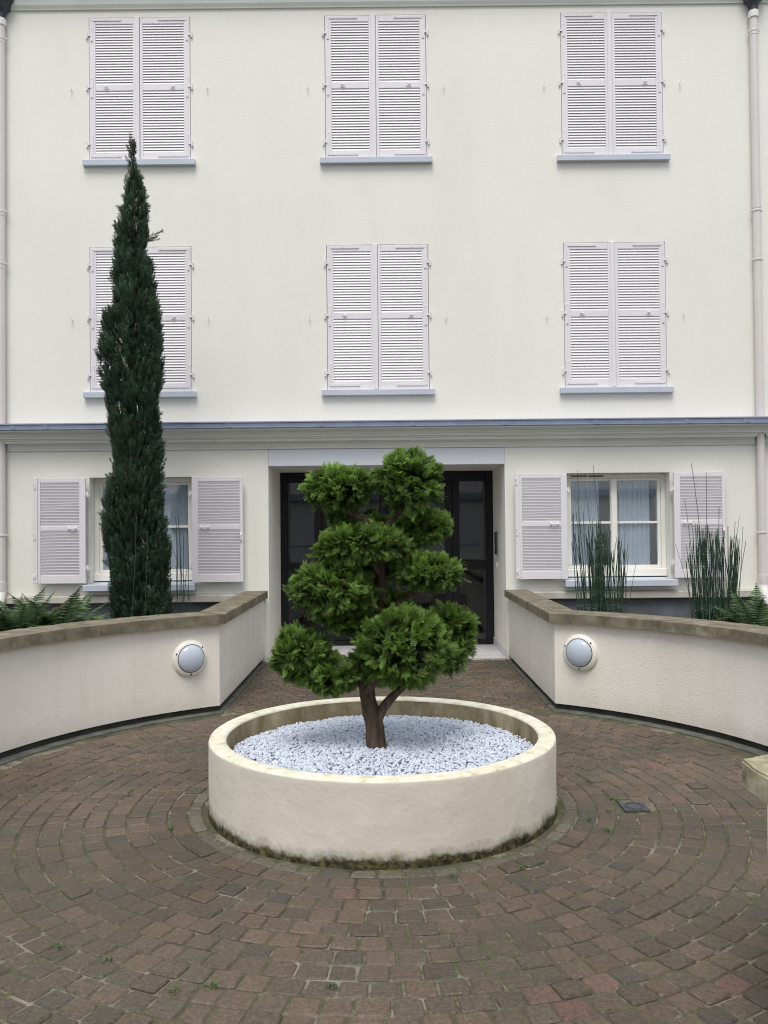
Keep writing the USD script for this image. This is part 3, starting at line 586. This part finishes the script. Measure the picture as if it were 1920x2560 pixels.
# ================================================================== wall lamps
def wall_lamp(label, x, y, z, s):
    ang = math.atan2(CY - y, CX - x)             # faces the middle of the court
    t = thing('wall_lamp', label, 'lamp', (x, y, z), ang + PI / 2, 'round wall lamps on the curved walls')
    rot = trimesh.transformations.rotation_matrix(PI / 2, (1, 0, 0))   # +z -> -y
    def front(m): m.apply_transform(rot); return m
    obj('base_ring', front(lathe([(0, -.02), (.150, -.02), (.155, -.005), (.156, .022), (.150, .036), (.138, .046), (.122, .052), (.118, .048), (.0, .046)], 56)), 'lamp_enamel', t, smooth=35)
    obj('gasket', front(lathe([(.1155, .045), (.1205, .045), (.1205, .0535), (.1155, .0535)], 56)), 'black_plastic', t)
    a = np.linspace(0, PI / 2, 14); obj('diffuser', front(lathe([(0.1165 * math.cos(q), .047 + .058 * math.sin(q)) for q in a][:-1] + [(0, .105)], 56)), 'lamp_opal', t, smooth=60)
    for q in (40, 160, 270):
        m = trimesh.creation.cylinder(.007, .006, sections=10); m.apply_translation((.137 * math.cos(math.radians(q)), .137 * math.sin(math.radians(q)), .047)); obj('screw', front(m), 'black_plastic', t)
wall_lamp('round white wall lamp with opal dome on the left curved wall', -1.698, 7.29, .492, -1)
wall_lamp('round white wall lamp with opal dome on the right curved wall', 1.665, 7.262, .515, 1)

# intercom on the porch reveal
t = thing('intercom', 'steel intercom panel with black name plates on the right porch wall', 'intercom', (DR, 10.88, 1.375))
obj('panel', bx(-.022, -.001, -.16, .16, -.15, .15, .004), 'steel', t)
for i in range(7): obj('name_plate', bx(-.026, -.0215, .02, .13, -.135 + i * .04, -.108 + i * .04, .001), 'black_plastic', t)
t = thing('key_reader', 'small white key reader below the intercom on the porch wall', 'reader', (DR, 10.92, 1.09))
obj('disc', trimesh.creation.cylinder(.045, .02, sections=24).apply_transform(trimesh.transformations.rotation_matrix(PI / 2, (0, 1, 0))).apply_translation((-.0115, 0, 0)), 'white_plastic', t, smooth=40)

# curtains behind the ground floor panes
def curtain(label, x0, x1, waves, amp):
    n = 90; xs = np.linspace(x0, x1, n); zs = np.linspace(1.0, 2.28, 8)
    ph = np.cumsum(rng.uniform(.6, 1.4, n)); ph = ph / ph[-1] * waves * 2 * PI
    V = np.array([(x, D + .219 + amp * math.sin(p + .25 * z) , z) for z in zs for x, p in zip(xs, ph)])
    Fq = np.array([(j * n + i, j * n + i + 1, (j + 1) * n + i + 1, (j + 1) * n + i) for j in range(7) for i in range(n - 1)])
    tag(obj('curtain', (V, Fq), 'curtain_cloth', smooth=True), label, 'curtain')
curtain('sheer pale curtain filling the window behind the cypress', -3.5, -2.36, 14, .010)
curtain('sheer pale curtain in the left half of the right window', 2.20, 2.62, 7, .011)
curtain('sheer pale curtain in the right half of the right window', 2.85, 3.24, 7, .011)

# ================================================================== drain, planter, gravel
t = thing('floor_drain', 'small square cast iron drain cover set in the paving right of the planter', 'drain', (1.393, 4.825, 0))
sq = sbox(-.071, -.071, .071, .071).buffer(-.004).buffer(.004)
slots = unary_union([Polygon([(rr * math.cos(q + w), rr * math.sin(q + w)) for rr, w in ((.036, -.10), (.056, -.085), (.056, .085), (.036, .10))]) for q in np.arange(18) * 2 * PI / 18])
obj('plate', extrude(sq.difference(slots), -.004, .0065), 'cast_iron', t)
obj('ring', extrude(Point(0, 0).buffer(.064, 24).difference(Point(0, 0).buffer(.059, 24)), .0065, .0085), 'cast_iron', t)
obj('well', bx(-.065, .065, -.065, .065, -.06, -.0075), 'black_plastic', t)

pl = thing('planter', 'round cream rendered planter with mossy foot in the middle of the court', 'planter', (CX, CY, 0))
def ringmesh(profile, n=160, amp=.004, seed=1, closed=False):
    pr = np.array(profile); a = np.arange(n) / n * 2 * PI
    V = np.array([(r * math.cos(q), r * math.sin(q), z) for r, z in pr for q in a])
    nz = meshkit.fbm(np.c_[V[:, :2] * 2.5, V[:, 2] * 5], 4, seed) - .5
    rad = V[:, :2] / np.linalg.norm(V[:, :2], axis=1, keepdims=True); V[:, :2] += rad * (nz * amp * 2)[:, None]; V[:, 2] += (meshkit.fbm(V * 4 + 9, 3, seed + 3) - .5) * amp * .8
    Fq = np.array([(i * n + j, i * n + (j + 1) % n, (i + 1) * n + (j + 1) % n, (i + 1) * n + j) for i in range(len(pr) - 1) for j in range(n)])
    return V, Fq
zs = np.linspace(-.03, .392, 26)
obj('outer_face', ringmesh([(1.004 - .004 * (z > .05), z) for z in zs] + [(.9985, .397)], amp=.004, seed=2), 'planter_render', pl, smooth=True)
obj('rim', ringmesh([(.9985, .3965), (.995, .4025), (.988, .4065), (.975, .408), (.94, .4085), (.918, .408), (.906, .405), (.9005, .399), (.899, .393)], amp=.004, seed=2), 'planter_rim', pl, smooth=True)
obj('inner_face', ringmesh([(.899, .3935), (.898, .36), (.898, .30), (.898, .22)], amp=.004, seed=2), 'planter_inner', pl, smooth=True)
disc = ringmesh([(.90, .270), (.7, .283), (.4, .30), (.2, .312), (.01, .318)], 64, .003, 5); obj('earth', disc, 'pebble_dust', pl)

gi = UsdGeom.PointInstancer.Define(stage, '/World/gravel')
tag(gi.GetPrim(), 'white marble pebbles filling the round planter', 'gravel', kind='stuff')
protos = []
for k in range(7):
    s = trimesh.creation.icosphere(1, 1.0); v = s.vertices
    v = v * (1 + .45 * (meshkit.noise(v * 1.6 + 7 * k, k)[:, None] - .5)); v = v * np.array([.0105, .0075 + .001 * (k % 3), .0062]); s.vertices = v
    m = usdkit.mesh(stage, f'/World/gravel/pebble_{k:03d}' if k else '/World/gravel/pebble', s, M['pebble'], 40)
    protos.append(m.GetPath())
gi.CreatePrototypesRel().SetTargets(protos)
N = 17500; rr = .893 * np.sqrt(rng.random(N)); aa = rng.uniform(0, 2 * PI, N)
gx, gy = rr * np.cos(aa), rr * np.sin(aa)
gz = .288 + .038 * (1 - (rr / .9) ** 2) + .012 * (meshkit.fbm(np.c_[gx * 4, gy * 4, 0 * gx], 3, 4) - .5) * 2 + rng.uniform(-.008, .006, N)
pos = np.c_[CX + gx, CY + gy, gz]; qs = rng.normal(size=(N, 4)); qs[:, 1:3] *= .55; qs /= np.linalg.norm(qs, axis=1, keepdims=True)
gi.CreateProtoIndicesAttr(Vt.IntArray.FromNumpy(rng.integers(0, 7, N).astype(np.int32)))
gi.CreatePositionsAttr(Vt.Vec3fArray.FromNumpy(pos.astype(np.float32)))
gi.CreateOrientationsAttr(Vt.QuathArray([Gf.Quath(float(q[0]), float(q[1]), float(q[2]), float(q[3])) for q in qs]))
sc = np.clip(rng.normal(.88, .17, N), .5, 1.4); gi.CreateScalesAttr(Vt.Vec3fArray.FromNumpy(np.repeat(sc[:, None], 3, 1).astype(np.float32)))

# ================================================================== foliage
def frond_template(levels):
    """Flat feathery spray along +x, unit length; kites (4 vertices). Returns vertices, faces, t (0 base .. 1 tip)."""
    V, F, T = [], [], []
    def kite(p, d, L, w):
        d = d / np.linalg.norm(d); sd = np.array([-d[1], d[0], 0]); b = len(V)
        for q, tt in ((p, 0.), (p + d * L * .55 + sd * w, .6), (p + d * L, 1.), (p + d * L * .55 - sd * w, .6)):
            V.append(q); T.append(tt)
        F.extend([(b, b + 1, b + 2), (b, b + 2, b + 3)])
    kite(np.zeros(3), np.array([1., 0, 0]), 1.0, .024)
    for i, tpos in enumerate(np.linspace(.12, .88, levels)):
        for s in (-1, 1):
            a = s * math.radians(40 - 10 * tpos); d = np.array([math.cos(a), math.sin(a), 0]); L = .40 * (1 - .6 * tpos); p = np.array([tpos + (.03 if s > 0 else 0), 0, 0])
            kite(p, d, L, .031)
            if tpos < .75:
                for f, s2 in ((.45, 1), (.6, -1)):
                    a2 = a + s2 * math.radians(36); kite(p + d * L * f, np.array([math.cos(a2), math.sin(a2), 0]), L * .5, .026)
    V = np.array(V); T = np.clip(.42 * np.array(T) + .60 * V[:, 0], 0, 1) ** 1.5
    V[:, 2] = -.16 * V[:, 0] ** 2 - .5 * np.abs(V[:, 1]) ** 1.6
    return V, np.array(F), T
def scatter(tmpl, P, A, Nn, L, dark, light, bright, width=1.0):
    """Places the template at P with axis A and plane normal Nn (rows), length L; tones run dark -> light along the spray."""
    V, F, T = tmpl; n, m = len(P), len(V)
    A = A / np.linalg.norm(A, axis=1, keepdims=True); S = np.cross(Nn, A); S /= np.linalg.norm(S, axis=1, keepdims=True); Z = np.cross(A, S)
    W = P[:, None] + L[:, None, None] * (V[None, :, :1] * A[:, None] + width * V[None, :, 1:2] * S[:, None] + V[None, :, 2:] * Z[:, None])
    tn = (np.asarray(dark) * (1 - T[:, None]) + np.asarray(light) * T[:, None])[None] * bright[:, None, None]
    FF = (F[None] + (np.arange(n) * m)[:, None, None]).reshape(-1, 3)
    return W.reshape(-1, 3), FF, tn.reshape(-1, 3)
def merge(parts):
    V, F, T, o = [], [], [], 0
    for v, f, t_ in parts: V.append(v); F.append(f + o); T.append(t_); o += len(v)
    return (np.vstack(V), np.vstack(F)), np.vstack(T)
FR = frond_template(5)
def pad(c, r, n, seed, L=(.046, .080)):
    """One clipped pad: tufts of sprays over an uneven ellipsoid, deeper sprays inside, a few long ones outside."""
    g = np.random.default_rng(seed); c = np.array(c); r = np.array(r); out = []
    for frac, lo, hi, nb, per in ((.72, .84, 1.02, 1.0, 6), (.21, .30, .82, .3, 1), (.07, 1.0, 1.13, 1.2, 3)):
        nt = max(2, int(n * 2.1 * frac / per)); u0 = g.normal(size=(nt, 3)); u0 /= np.linalg.norm(u0, axis=1, keepdims=True)
        tb = g.uniform(.55, 1.35, nt); tr = g.uniform(lo, hi, nt); tw = g.normal(0, .30, (nt, 3)); tn_ = g.normal(0, .5, (nt, 3))
        ix = np.repeat(np.arange(nt), per); k = len(ix)
        u = u0[ix] + g.normal(0, .045, (k, 3)); u /= np.linalg.norm(u, axis=1, keepdims=True)
        lump = 1 + .62 * (meshkit.fbm(u * 2.5 + seed * 3.1, 3, seed) - .5)
        Ls = g.uniform(*L, k) * (1 + .2 * (u[:, 2] > .3))
        nrm = u / r; nrm /= np.linalg.norm(nrm, axis=1, keepdims=True)
        A = nrm + np.array([0, 0, .22]) + tw[ix] + g.normal(0, .30, (k, 3)); A /= np.linalg.norm(A, axis=1, keepdims=True)
        P = c + u * r * (tr[ix] * lump)[:, None] - A * Ls[:, None] * .70
        Nn = np.array([0, 0, .8]) + nrm * .5 + tn_[ix] + g.normal(0, .25, (k, 3))
        patch = .72 + .56 * meshkit.fbm(P * 9, 2, seed + 1)
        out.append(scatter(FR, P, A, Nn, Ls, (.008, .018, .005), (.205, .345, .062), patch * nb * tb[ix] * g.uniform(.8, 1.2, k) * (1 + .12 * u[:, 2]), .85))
    return merge(out)
tree = thing('topiary_tree', 'cloud-pruned green conifer with feathery pads growing in the round planter', 'tree', (0, 0, 0))
def bark_tube(pts, rad, n=22, seg=40, amp=.006, seed=3):
    P = spline(pts, seg); R = np.interp(np.linspace(0, 1, seg), np.linspace(0, 1, len(rad)), rad); m = tube(P, R, n)
    d = np.vstack([np.repeat(P, n, 0), P[:1], P[-1:]]); out = m.vertices - d; L = np.maximum(np.linalg.norm(out, axis=1, keepdims=True), 1e-6)
    nz = meshkit.fbm(m.vertices * np.array([38, 38, 7]), 3, seed) - .5
    m.vertices = m.vertices + out / L * (nz[:, None] * 2 * amp * np.minimum(1, L / .02)); return m
TY = 4.95
obj('trunk', bark_tube([(-.058, TY, .29), (-.068, TY, .36), (-.088, TY, .51), (-.117, TY, .633), (-.112, TY + .02, .75), (-.085, TY + .04, .90), (-.045, TY + .04, 1.05), (-.03, TY + .04, 1.32), (-.018, TY + .04, 1.60)], [.062, .053, .048, .04, .034, .03, .027, .024, .018], amp=.012), 'bark', tree, smooth=True)
for pts, rad in (([(-.07, TY, .44), (-.038, TY, .522), (.06, TY + .03, .631), (.16, TY + .1, .70), (.30, TY + .15, .80)], [.036, .028, .022, .02, .014]),
                 ([(-.115, TY - .01, .60), (-.11, TY - .03, .655), (-.06, TY - .07, .712), (.03, TY - .12, .78)], [.03, .026, .022, .016]),
                 ([(-.11, TY, .68), (-.20, TY, .70), (-.32, TY, .76), (-.42, TY, .82)], [.024, .02, .016, .012]),
                 ([(-.07, TY + .04, .93), (-.16, TY + .02, 1.02), (-.27, TY, 1.12)], [.022, .018, .012]),
                 ([(-.04, TY + .04, 1.05), (.06, TY + .04, 1.14), (.17, TY + .03, 1.23)], [.022, .02, .014]),
                 ([(-.03, TY + .04, 1.30), (-.09, TY, 1.40), (-.15, TY - .02, 1.47)], [.02, .016, .012]),
                 ([(-.022, TY + .04, 1.53), (-.10, TY, 1.635), (-.19, TY, 1.67), (-.26, TY, 1.76)], [.018, .017, .016, .012]),
                 ([(-.018, TY + .04, 1.56), (.05, TY + .03, 1.655), (.10, TY + .03, 1.72), (.14, TY + .02, 1.80)], [.018, .018, .016, .012]),
                 ([(-.02, TY + .05, 1.45), (.10, TY + .10, 1.52), (.20, TY + .14, 1.57)], [.018, .015, .011])):
    obj('branch', bark_tube(pts, rad, 14, 22, .004), 'bark', tree, smooth=True)
PADS = [  # centre, radii, sprays
    ((-.265, 4.97, 1.835), (.205, .20, .125), 1150), ((.145, 4.97, 1.865), (.185, .185, .180), 1350), ((.235, 5.12, 1.60), (.160, .16, .105), 800),
    ((-.245, 5.06, 1.655), (.10, .12, .065), 300), ((-.140, 4.89, 1.505), (.265, .19, .110), 1300), ((.245, 4.94, 1.335), (.210, .17, .105), 1000),
    ((-.310, 4.90, 1.240), (.245, .20, .175), 1600), ((-.205, 4.98, 1.06), (.125, .13, .095), 450), ((-.500, 4.93, .865), (.165, .18, .145), 1000), ((-.315, 4.90, .745), (.150, .15, .105), 750),
    ((.100, 4.80, .925), (.255, .22, .215), 2000), ((.375, 5.10, .935), (.165, .18, .195), 1250), ((.09, 5.08, .72), (.15, .13, .08), 350), ((-.10, 5.10, 1.36), (.14, .12, .12), 400), ((.02, 5.08, 1.10), (.15, .12, .13), 450), ((-.07, 5.08, 1.55), (.15, .12, .12), 400), ((.08, 5.10, 1.50), (.13, .12, .13), 350), ((-.40, 4.93, .80), (.16, .15, .13), 500), ((-.30, 4.95, 1.12), (.16, .15, .12), 400), ((-.14, 4.95, .80), (.10, .10, .075), 260), ((.02, 4.90, .77), (.15, .13, .075), 420)]
for i, (c, r, n) in enumerate(PADS):
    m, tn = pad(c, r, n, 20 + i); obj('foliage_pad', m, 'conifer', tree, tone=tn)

# ---- the tall cypress
cyp = thing('cypress', 'tall narrow dark green cypress in front of the left windows', 'tree', (0, 0, 0))
PROF = np.array([(5.7, -2.645, -2.62), (5.338, -2.681, -2.571), (5.083, -2.733, -2.512), (4.828, -2.818, -2.488), (4.573, -2.845, -2.489), (4.233, -2.871, -2.419), (3.979, -2.89, -2.348), (3.811, -2.985, -2.341), (3.514, -3.022, -2.325), (3.26, -3.023, -2.318), (3.049, -3.002, -2.361), (2.879, -2.931, -2.362), (2.625, -2.911, -2.342), (2.414, -2.87, -2.322), (2.288, -2.858, -2.344), (2.12, -2.955, -2.324), (1.868, -2.998, -2.304), (1.616, -2.991, -2.284), (1.279, -2.925, -2.265), (0.943, -2.926, -2.237), (0.60, -2.952, -2.239)])[::-1]
PROF[0, 0] = 0.44
CYY = 8.9
def plume_template(n=22, seed=1):
    """Tuft of thin scale-leaf shoots round an upright axis (unit length, axis +x)."""
    g = np.random.default_rng(seed); V, F, T = [], [], []
    for i in range(n):
        t0 = (i + .3) / n * .85; a = g.uniform(0, 2 * PI); sp = math.radians(g.uniform(16, 40)); L = .42 * (1 - .45 * t0); p = np.array([t0, 0, 0])
        d = np.array([math.cos(sp), math.sin(sp) * math.cos(a), math.sin(sp) * math.sin(a)]); sd = np.cross(d, g.normal(size=3)); sd /= np.linalg.norm(sd); b = len(V)
        for q, tt in ((p, 0), (p + d * L * .5 + sd * .026, .6), (p + d * L, 1), (p + d * L * .5 - sd * .026, .6)): V.append(q); T.append(tt)
        F += [(b, b + 1, b + 2), (b, b + 2, b + 3)]
    V = np.array(V); return V, np.array(F), np.clip(.5 * np.array(T) + .5 * V[:, 0], 0, 1)
PT = [plume_template(24, s) for s in (1, 2, 3)]
def cypress_crown():
    g = np.random.default_rng(11); out = []; N = 2050; per = 7
    z = .46 + (5.40 - .46) * g.random(N * 2); hw = (np.interp(z, PROF[:, 0], PROF[:, 2]) - np.interp(z, PROF[:, 0], PROF[:, 1])) / 2
    z = z[g.random(N * 2) < np.clip(hw / .36, .15, 1)][:N]; nt = len(z)
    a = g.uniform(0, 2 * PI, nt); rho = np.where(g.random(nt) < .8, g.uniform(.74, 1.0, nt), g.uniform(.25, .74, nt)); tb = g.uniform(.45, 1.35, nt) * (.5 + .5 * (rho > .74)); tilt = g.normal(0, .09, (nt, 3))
    ix = np.repeat(np.arange(nt), per); n = len(ix); z = z[ix] + g.normal(0, .035, n); a = a[ix] + g.normal(0, .13, n); rho = rho[ix] * g.uniform(.95, 1.03, n)
    xl, xr = np.interp(z, PROF[:, 0], PROF[:, 1]), np.interp(z, PROF[:, 0], PROF[:, 2]); hw = (xr - xl) / 2
    lump = 1 + .50 * (meshkit.fbm(np.c_[np.cos(a) * 1.5, np.sin(a) * 1.5, z * 3.0], 3, 8) - .5)
    x = (xl + xr) / 2 + hw * rho * np.minimum(lump, 1.1) * np.cos(a) * .845 + .012; dep = np.minimum(hw, .36)
    y = CYY + dep * rho * lump * np.sin(a) * .92
    Ls = g.uniform(.075, .14, n)
    A = np.c_[np.cos(a) * .36, np.sin(a) * .36, np.full(n, 1.0)] + tilt[ix] + g.normal(0, .16, (n, 3))
    P = np.c_[x, y, z - Ls * .75]
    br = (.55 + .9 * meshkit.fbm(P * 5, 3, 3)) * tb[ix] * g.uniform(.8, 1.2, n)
    for k in range(3):
        s = np.arange(n) % 3 == k
        out.append(scatter(PT[k], P[s], A[s], g.normal(size=(s.sum(), 3)), Ls[s], (.010, .022, .014), (.078, .134, .076), br[s]))
    # thin open top: bare shoots
    tz = np.r_[g.uniform(4.7, 5.70, 85), g.uniform(5.3, 5.74, 14)]; n2 = len(tz); sx = -2.633 + g.normal(0, .008, n2) + np.maximum(5.72 - tz, 0) * g.uniform(-.15, .13, n2)
    P = np.c_[sx, CYY + g.normal(0, .03, n2), tz - .1]; A = np.c_[g.normal(0, .22, n2), g.normal(0, .2, n2), np.ones(n2)]
    out.append(scatter(PT[0], P, A, g.normal(size=(n2, 3)), g.uniform(.10, .17, n2), (.02, .026, .014), (.045, .06, .035), np.ones(n2), .55))
    P = np.array([(-2.50, CYY - .1, 4.60), (-2.46, CYY - .1, 4.63), (-2.47, CYY - .1, 4.61)]); A = np.array([(1, 0, .35), (1, 0, .5), (1, 0, .15)])
    out.append(scatter(PT[1], P, A, g.normal(size=(3, 3)), np.array([.16, .2, .15]), (.03, .035, .02), (.06, .07, .04), np.ones(3), .5))
    return merge(out)
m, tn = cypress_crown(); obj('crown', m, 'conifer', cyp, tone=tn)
core = np.array([(max((r - l) / 2 * .55, .012), z) for z, l, r in PROF if z < 5.2]); cx_ = np.array([(l + r) / 2 for z, l, r in PROF if z < 5.2])
obj('trunk', tube([(c, CYY, z) for c, (_, z) in zip(cx_, core)] + [(-2.63, CYY, 5.62)], list(np.linspace(.07, .012, len(core))) + [.004], 10), 'bark', cyp, smooth=True)
for k, zz in enumerate(np.linspace(.8, 4.6, 34)):
    i = np.interp(zz, PROF[:, 0], PROF[:, 1]); j = np.interp(zz, PROF[:, 0], PROF[:, 2]); q = k * 2.4; hw = (j - i) / 2 * .7; c = (i + j) / 2
    obj('limb', tube([(c, CYY, zz - .25), (c + hw * .6 * math.cos(q), CYY + hw * .6 * math.sin(q), zz - .08), (c + hw * math.cos(q), CYY + hw * math.sin(q), zz + .2)], [.022, .015, .006], 6), 'bark', cyp)

# ---- horsetails
def horsetails(label, specs, extra_dry=()):
    t = thing('horsetail_clump', label, 'reed', (0, 0, 0), group=None)
    for (x, y, h, lx, ly, r, dry) in specs:
        z0 = .44; h = h + .17; n = 8; zz = np.linspace(0, 1, n); bow = rng.normal(0, .016)
        pts = np.c_[x + lx * zz ** 1.5 + bow * np.sin(zz * PI), y + ly * zz, z0 + h * zz]
        s = obj('stem', tube(pts, np.linspace(r, r * (.55 if dry else .8), n), 6), 'reed_dry' if dry else 'reed_green', t, smooth=True)
        nodes = []
        for q in np.arange(.08 + rng.uniform(0, .06), 1, .13 / h):
            p = np.array([np.interp(q, zz, pts[:, k]) for k in range(3)])
            nodes.append(tube([p - [0, 0, .004], p + [0, 0, .004]], r * 1.22 * (1 - .3 * q), 6))
        nodes.append(trimesh.creation.icosphere(0, r * 1.3).apply_scale(1).apply_translation(pts[-1] + [0, 0, .004]) if dry else tube([pts[-1], pts[-1] + [0, 0, .02]], [r * .9, r * .3], 5))
        tag(obj('joint', cat_(nodes), 'reed_node', s), kind='stuff')
def clump(n, xc, xw, yc, yw, hfun, nb, rr=(.0030, .0054)):
    """Stems gathered in nb bundles, each bundle of about one height."""
    out = []; bx_ = np.linspace(-1, 1, nb) + rng.normal(0, .08, nb); bh = [hfun(u) for u in bx_]; by = rng.uniform(-yw, yw, nb)
    for i in range(n):
        k = rng.integers(nb); x = xc + xw * bx_[k] + rng.normal(0, xw * .55 / nb + .012); u = np.clip((x - xc) / xw, -1.2, 1.2)
        out.append((x, yc + by[k] + rng.normal(0, .03), bh[k] * (1 - abs(rng.normal(0, .17))), .045 * u + rng.normal(0, .020), rng.normal(0, .03), rng.uniform(*rr), False))
    return out
spA = clump(92, 2.10, .155, 8.3, .10, lambda u: rng.uniform(.92, 1.14) * (1.0 if u < .35 else .85), 6)
spA += [(1.93, 8.3, 1.52, -.04, 0, .0035, True), (2.08, 8.25, 1.56, -.05, 0, .0042, True), (2.02, 8.3, 1.35, -.06, 0, .0035, True), (2.28, 8.3, 1.30, .0, 0, .0035, True), (1.99, 8.28, 1.25, -.12, 0, .003, True), (2.30, 8.2, .62, .12, 0, .0035, True), (2.32, 8.25, .70, .04, 0, .0035, True), (2.26, 8.2, 1.0, .06, 0, .004, True)]
horsetails('dense dark green horsetail clump in front of the right window', spA)
spB = clump(118, 3.08, .19, 7.95, .10, lambda u: rng.uniform(.86, 1.08) * (1.0 if abs(u) < .6 else .85), 7)
spB += [(2.98, 7.95, 1.55, -.10, 0, .0042, True), (3.02, 7.95, 1.46, .00, 0, .004, True), (2.93, 7.95, 1.22, -.12, 0, .0035, True), (3.15, 7.95, 1.15, -.02, 0, .004, True), (3.22, 7.95, 1.0, .06, 0, .0038, True), (3.26, 7.9, .95, .07, 0, .0035, True), (3.2, 7.95, 1.05, .12, 0, .003, True), (2.86, 7.9, .80, -.16, 0, .003, True)]
horsetails('rightmost dense dark green horsetail clump beside the downpipe', spB)
spL = [(x, 9.2 + rng.normal(0, .05), h, lx, 0, .0042, False) for x, h, lx in ((-2.30, .95, .03), (-2.27, 1.12, .0), (-2.25, .78, .02), (-2.22, 1.2, -.04), (-2.20, .9, .02), (-2.17, .98, .02), (-2.23, .6, .0), (-2.29, .7, -.03), (-2.19, .55, .03))]
spL += [(-1.98, 8.9, 1.15, -.42, 0, .003, True), (-2.44, 8.52, .95, .05, 0, .003, False), (-2.58, 8.50, 1.1, .08, 0, .003, False)]
horsetails('few thin horsetail stems right of the cypress foot', spL)

# ---- ferns
def frond(p0, yaw, L, rise, droop, brown, g, pn=17):
    n = pn + 5; s = np.linspace(0, 1, n); d = np.array([math.cos(yaw), math.sin(yaw), 0])
    P = np.array(p0) + np.outer(s * L * (1 - .25 * rise), d) + np.outer(L * (rise * s - droop * s ** 2), [0, 0, 1])
    T = np.gradient(P, axis=0); T /= np.linalg.norm(T, axis=1, keepdims=True); sd = np.cross(T, [0, 0, 1.]); sd /= np.maximum(np.linalg.norm(sd, axis=1, keepdims=True), .05); nn = np.cross(sd, T)
    V, F, tn = [], [], []; dark, light = ((.045, .03, .018), (.09, .06, .035)) if brown else ((.03, .055, .02), (.10, .16, .065))
    br = g.uniform(.75, 1.25)
    for i in range(3, n):
        w = L * .24 * math.sin(PI * min(1, (s[i] * .92 + .08)) ** .75) * (1 - s[i] ** 4) + .006
        for q in (-1, 1):
            dirv = sd[i] * q * .92 + T[i] * .38 - nn[i] * .18 + g.normal(0, .07, 3); wd = T[i] * L * .017; b = len(V); p = P[i]
            V += [p - wd, p + wd, p + dirv * w * .55 + wd * .95, p + dirv * w * .55 - wd * .95, p + dirv * w - nn[i] * w * .12]
            F += [(b, b + 1, b + 2), (b, b + 2, b + 3), (b + 3, b + 2, b + 4)]; c = br * g.uniform(.8, 1.2)
            tn += [np.array(dark) * c, np.array(dark) * c, np.array(light) * c, np.array(light) * c, np.array(light) * c]
    m = tube(P, np.linspace(.004, .0012, n), 5, False); V = np.vstack([V, m.vertices]); F = np.vstack([F, m.faces + len(tn)]); tn = np.vstack([tn, np.tile(np.array(dark) * 1.2, (len(m.vertices), 1))])
    return (V, F), tn
def fern(label, x, y, z, specs, seed):
    g = np.random.default_rng(seed); t = thing('fern', label, 'fern', (x, y, z))
    for yaw, L, rise, droop, brown in specs:
        m, tn = frond((g.normal(0, .03), g.normal(0, .03), 0), math.radians(yaw), L, rise, droop, brown, g); obj('frond', m, 'fern_leaf', t, tone=tn)
def fern_specs(seed, n, L0, L1, brown):
    g = np.random.default_rng(seed); out = []
    for i in range(n):
        tall = i % 3 == 0
        out.append((i * 360 / n + g.uniform(-14, 14), g.uniform(L0, L1), g.uniform(1.0, 1.40) if tall else g.uniform(.80, 1.15), g.uniform(.35, .6) if tall else g.uniform(.5, .75), i in brown))
    return out
fern('green fern at the left picture edge behind the coping, nearer the cypress', -3.00, 7.62, .50, fern_specs(1, 46, .50, .70, ()), 4)
fern('green fern cut by the left picture edge, with browned upright fronds', -3.26, 7.50, .50, fern_specs(2, 46, .54, .74, (6, 21)), 5)
fern('green fern in the right bed under the downpipe', 3.36, 7.70, .50, fern_specs(3, 44, .46, .64, ()), 6)

# ---- weeds in the joints
def tuft(x, y, n, h, g):
    V, F = [], []
    for i in range(n):
        a = g.uniform(0, 2 * PI); d = np.array([math.cos(a), math.sin(a), 0]); p = np.array([x, y, 0]) + g.normal(0, .012, 3) * [1, 1, 0]; L = h * g.uniform(.5, 1.2); w = np.array([-d[1], d[0], 0]) * .0022; b = len(V)
        V += [p - w, p + w, p + d * L * .5 + [0, 0, L * .8] + w, p + d * L * .5 + [0, 0, L * .8] - w, p + d * L * 1.1 + [0, 0, L * .7]]; F += [(b, b + 1, b + 2), (b, b + 2, b + 3), (b + 3, b + 2, b + 4)]
    return V, F
g = np.random.default_rng(9); V, F = [], []
for (x, y) in ((-1.16, 4.55), (-1.27, 3.27), (-1.05, 3.17), (1.08, 4.62), (1.33, 4.93), (1.15, 4.45), (.29, 3.90), (1.23, 4.75), (1.05, 5.9), (1.25, 5.3), (-1.55, 5.1), (-.75, 2.95), (1.30, 4.97), (.62, 3.98), (-.2, 2.98), (-.62, 2.98)):
    v, f = tuft(x, y, 16, .018, g); F += [tuple(np.array(q) + len(V)) for q in f]; V += v
tag(obj('weeds', (np.array(V), np.array(F)), 'weed_green'), 'tiny green weeds sprouting from the joints of the paving', 'weeds', kind='stuff')
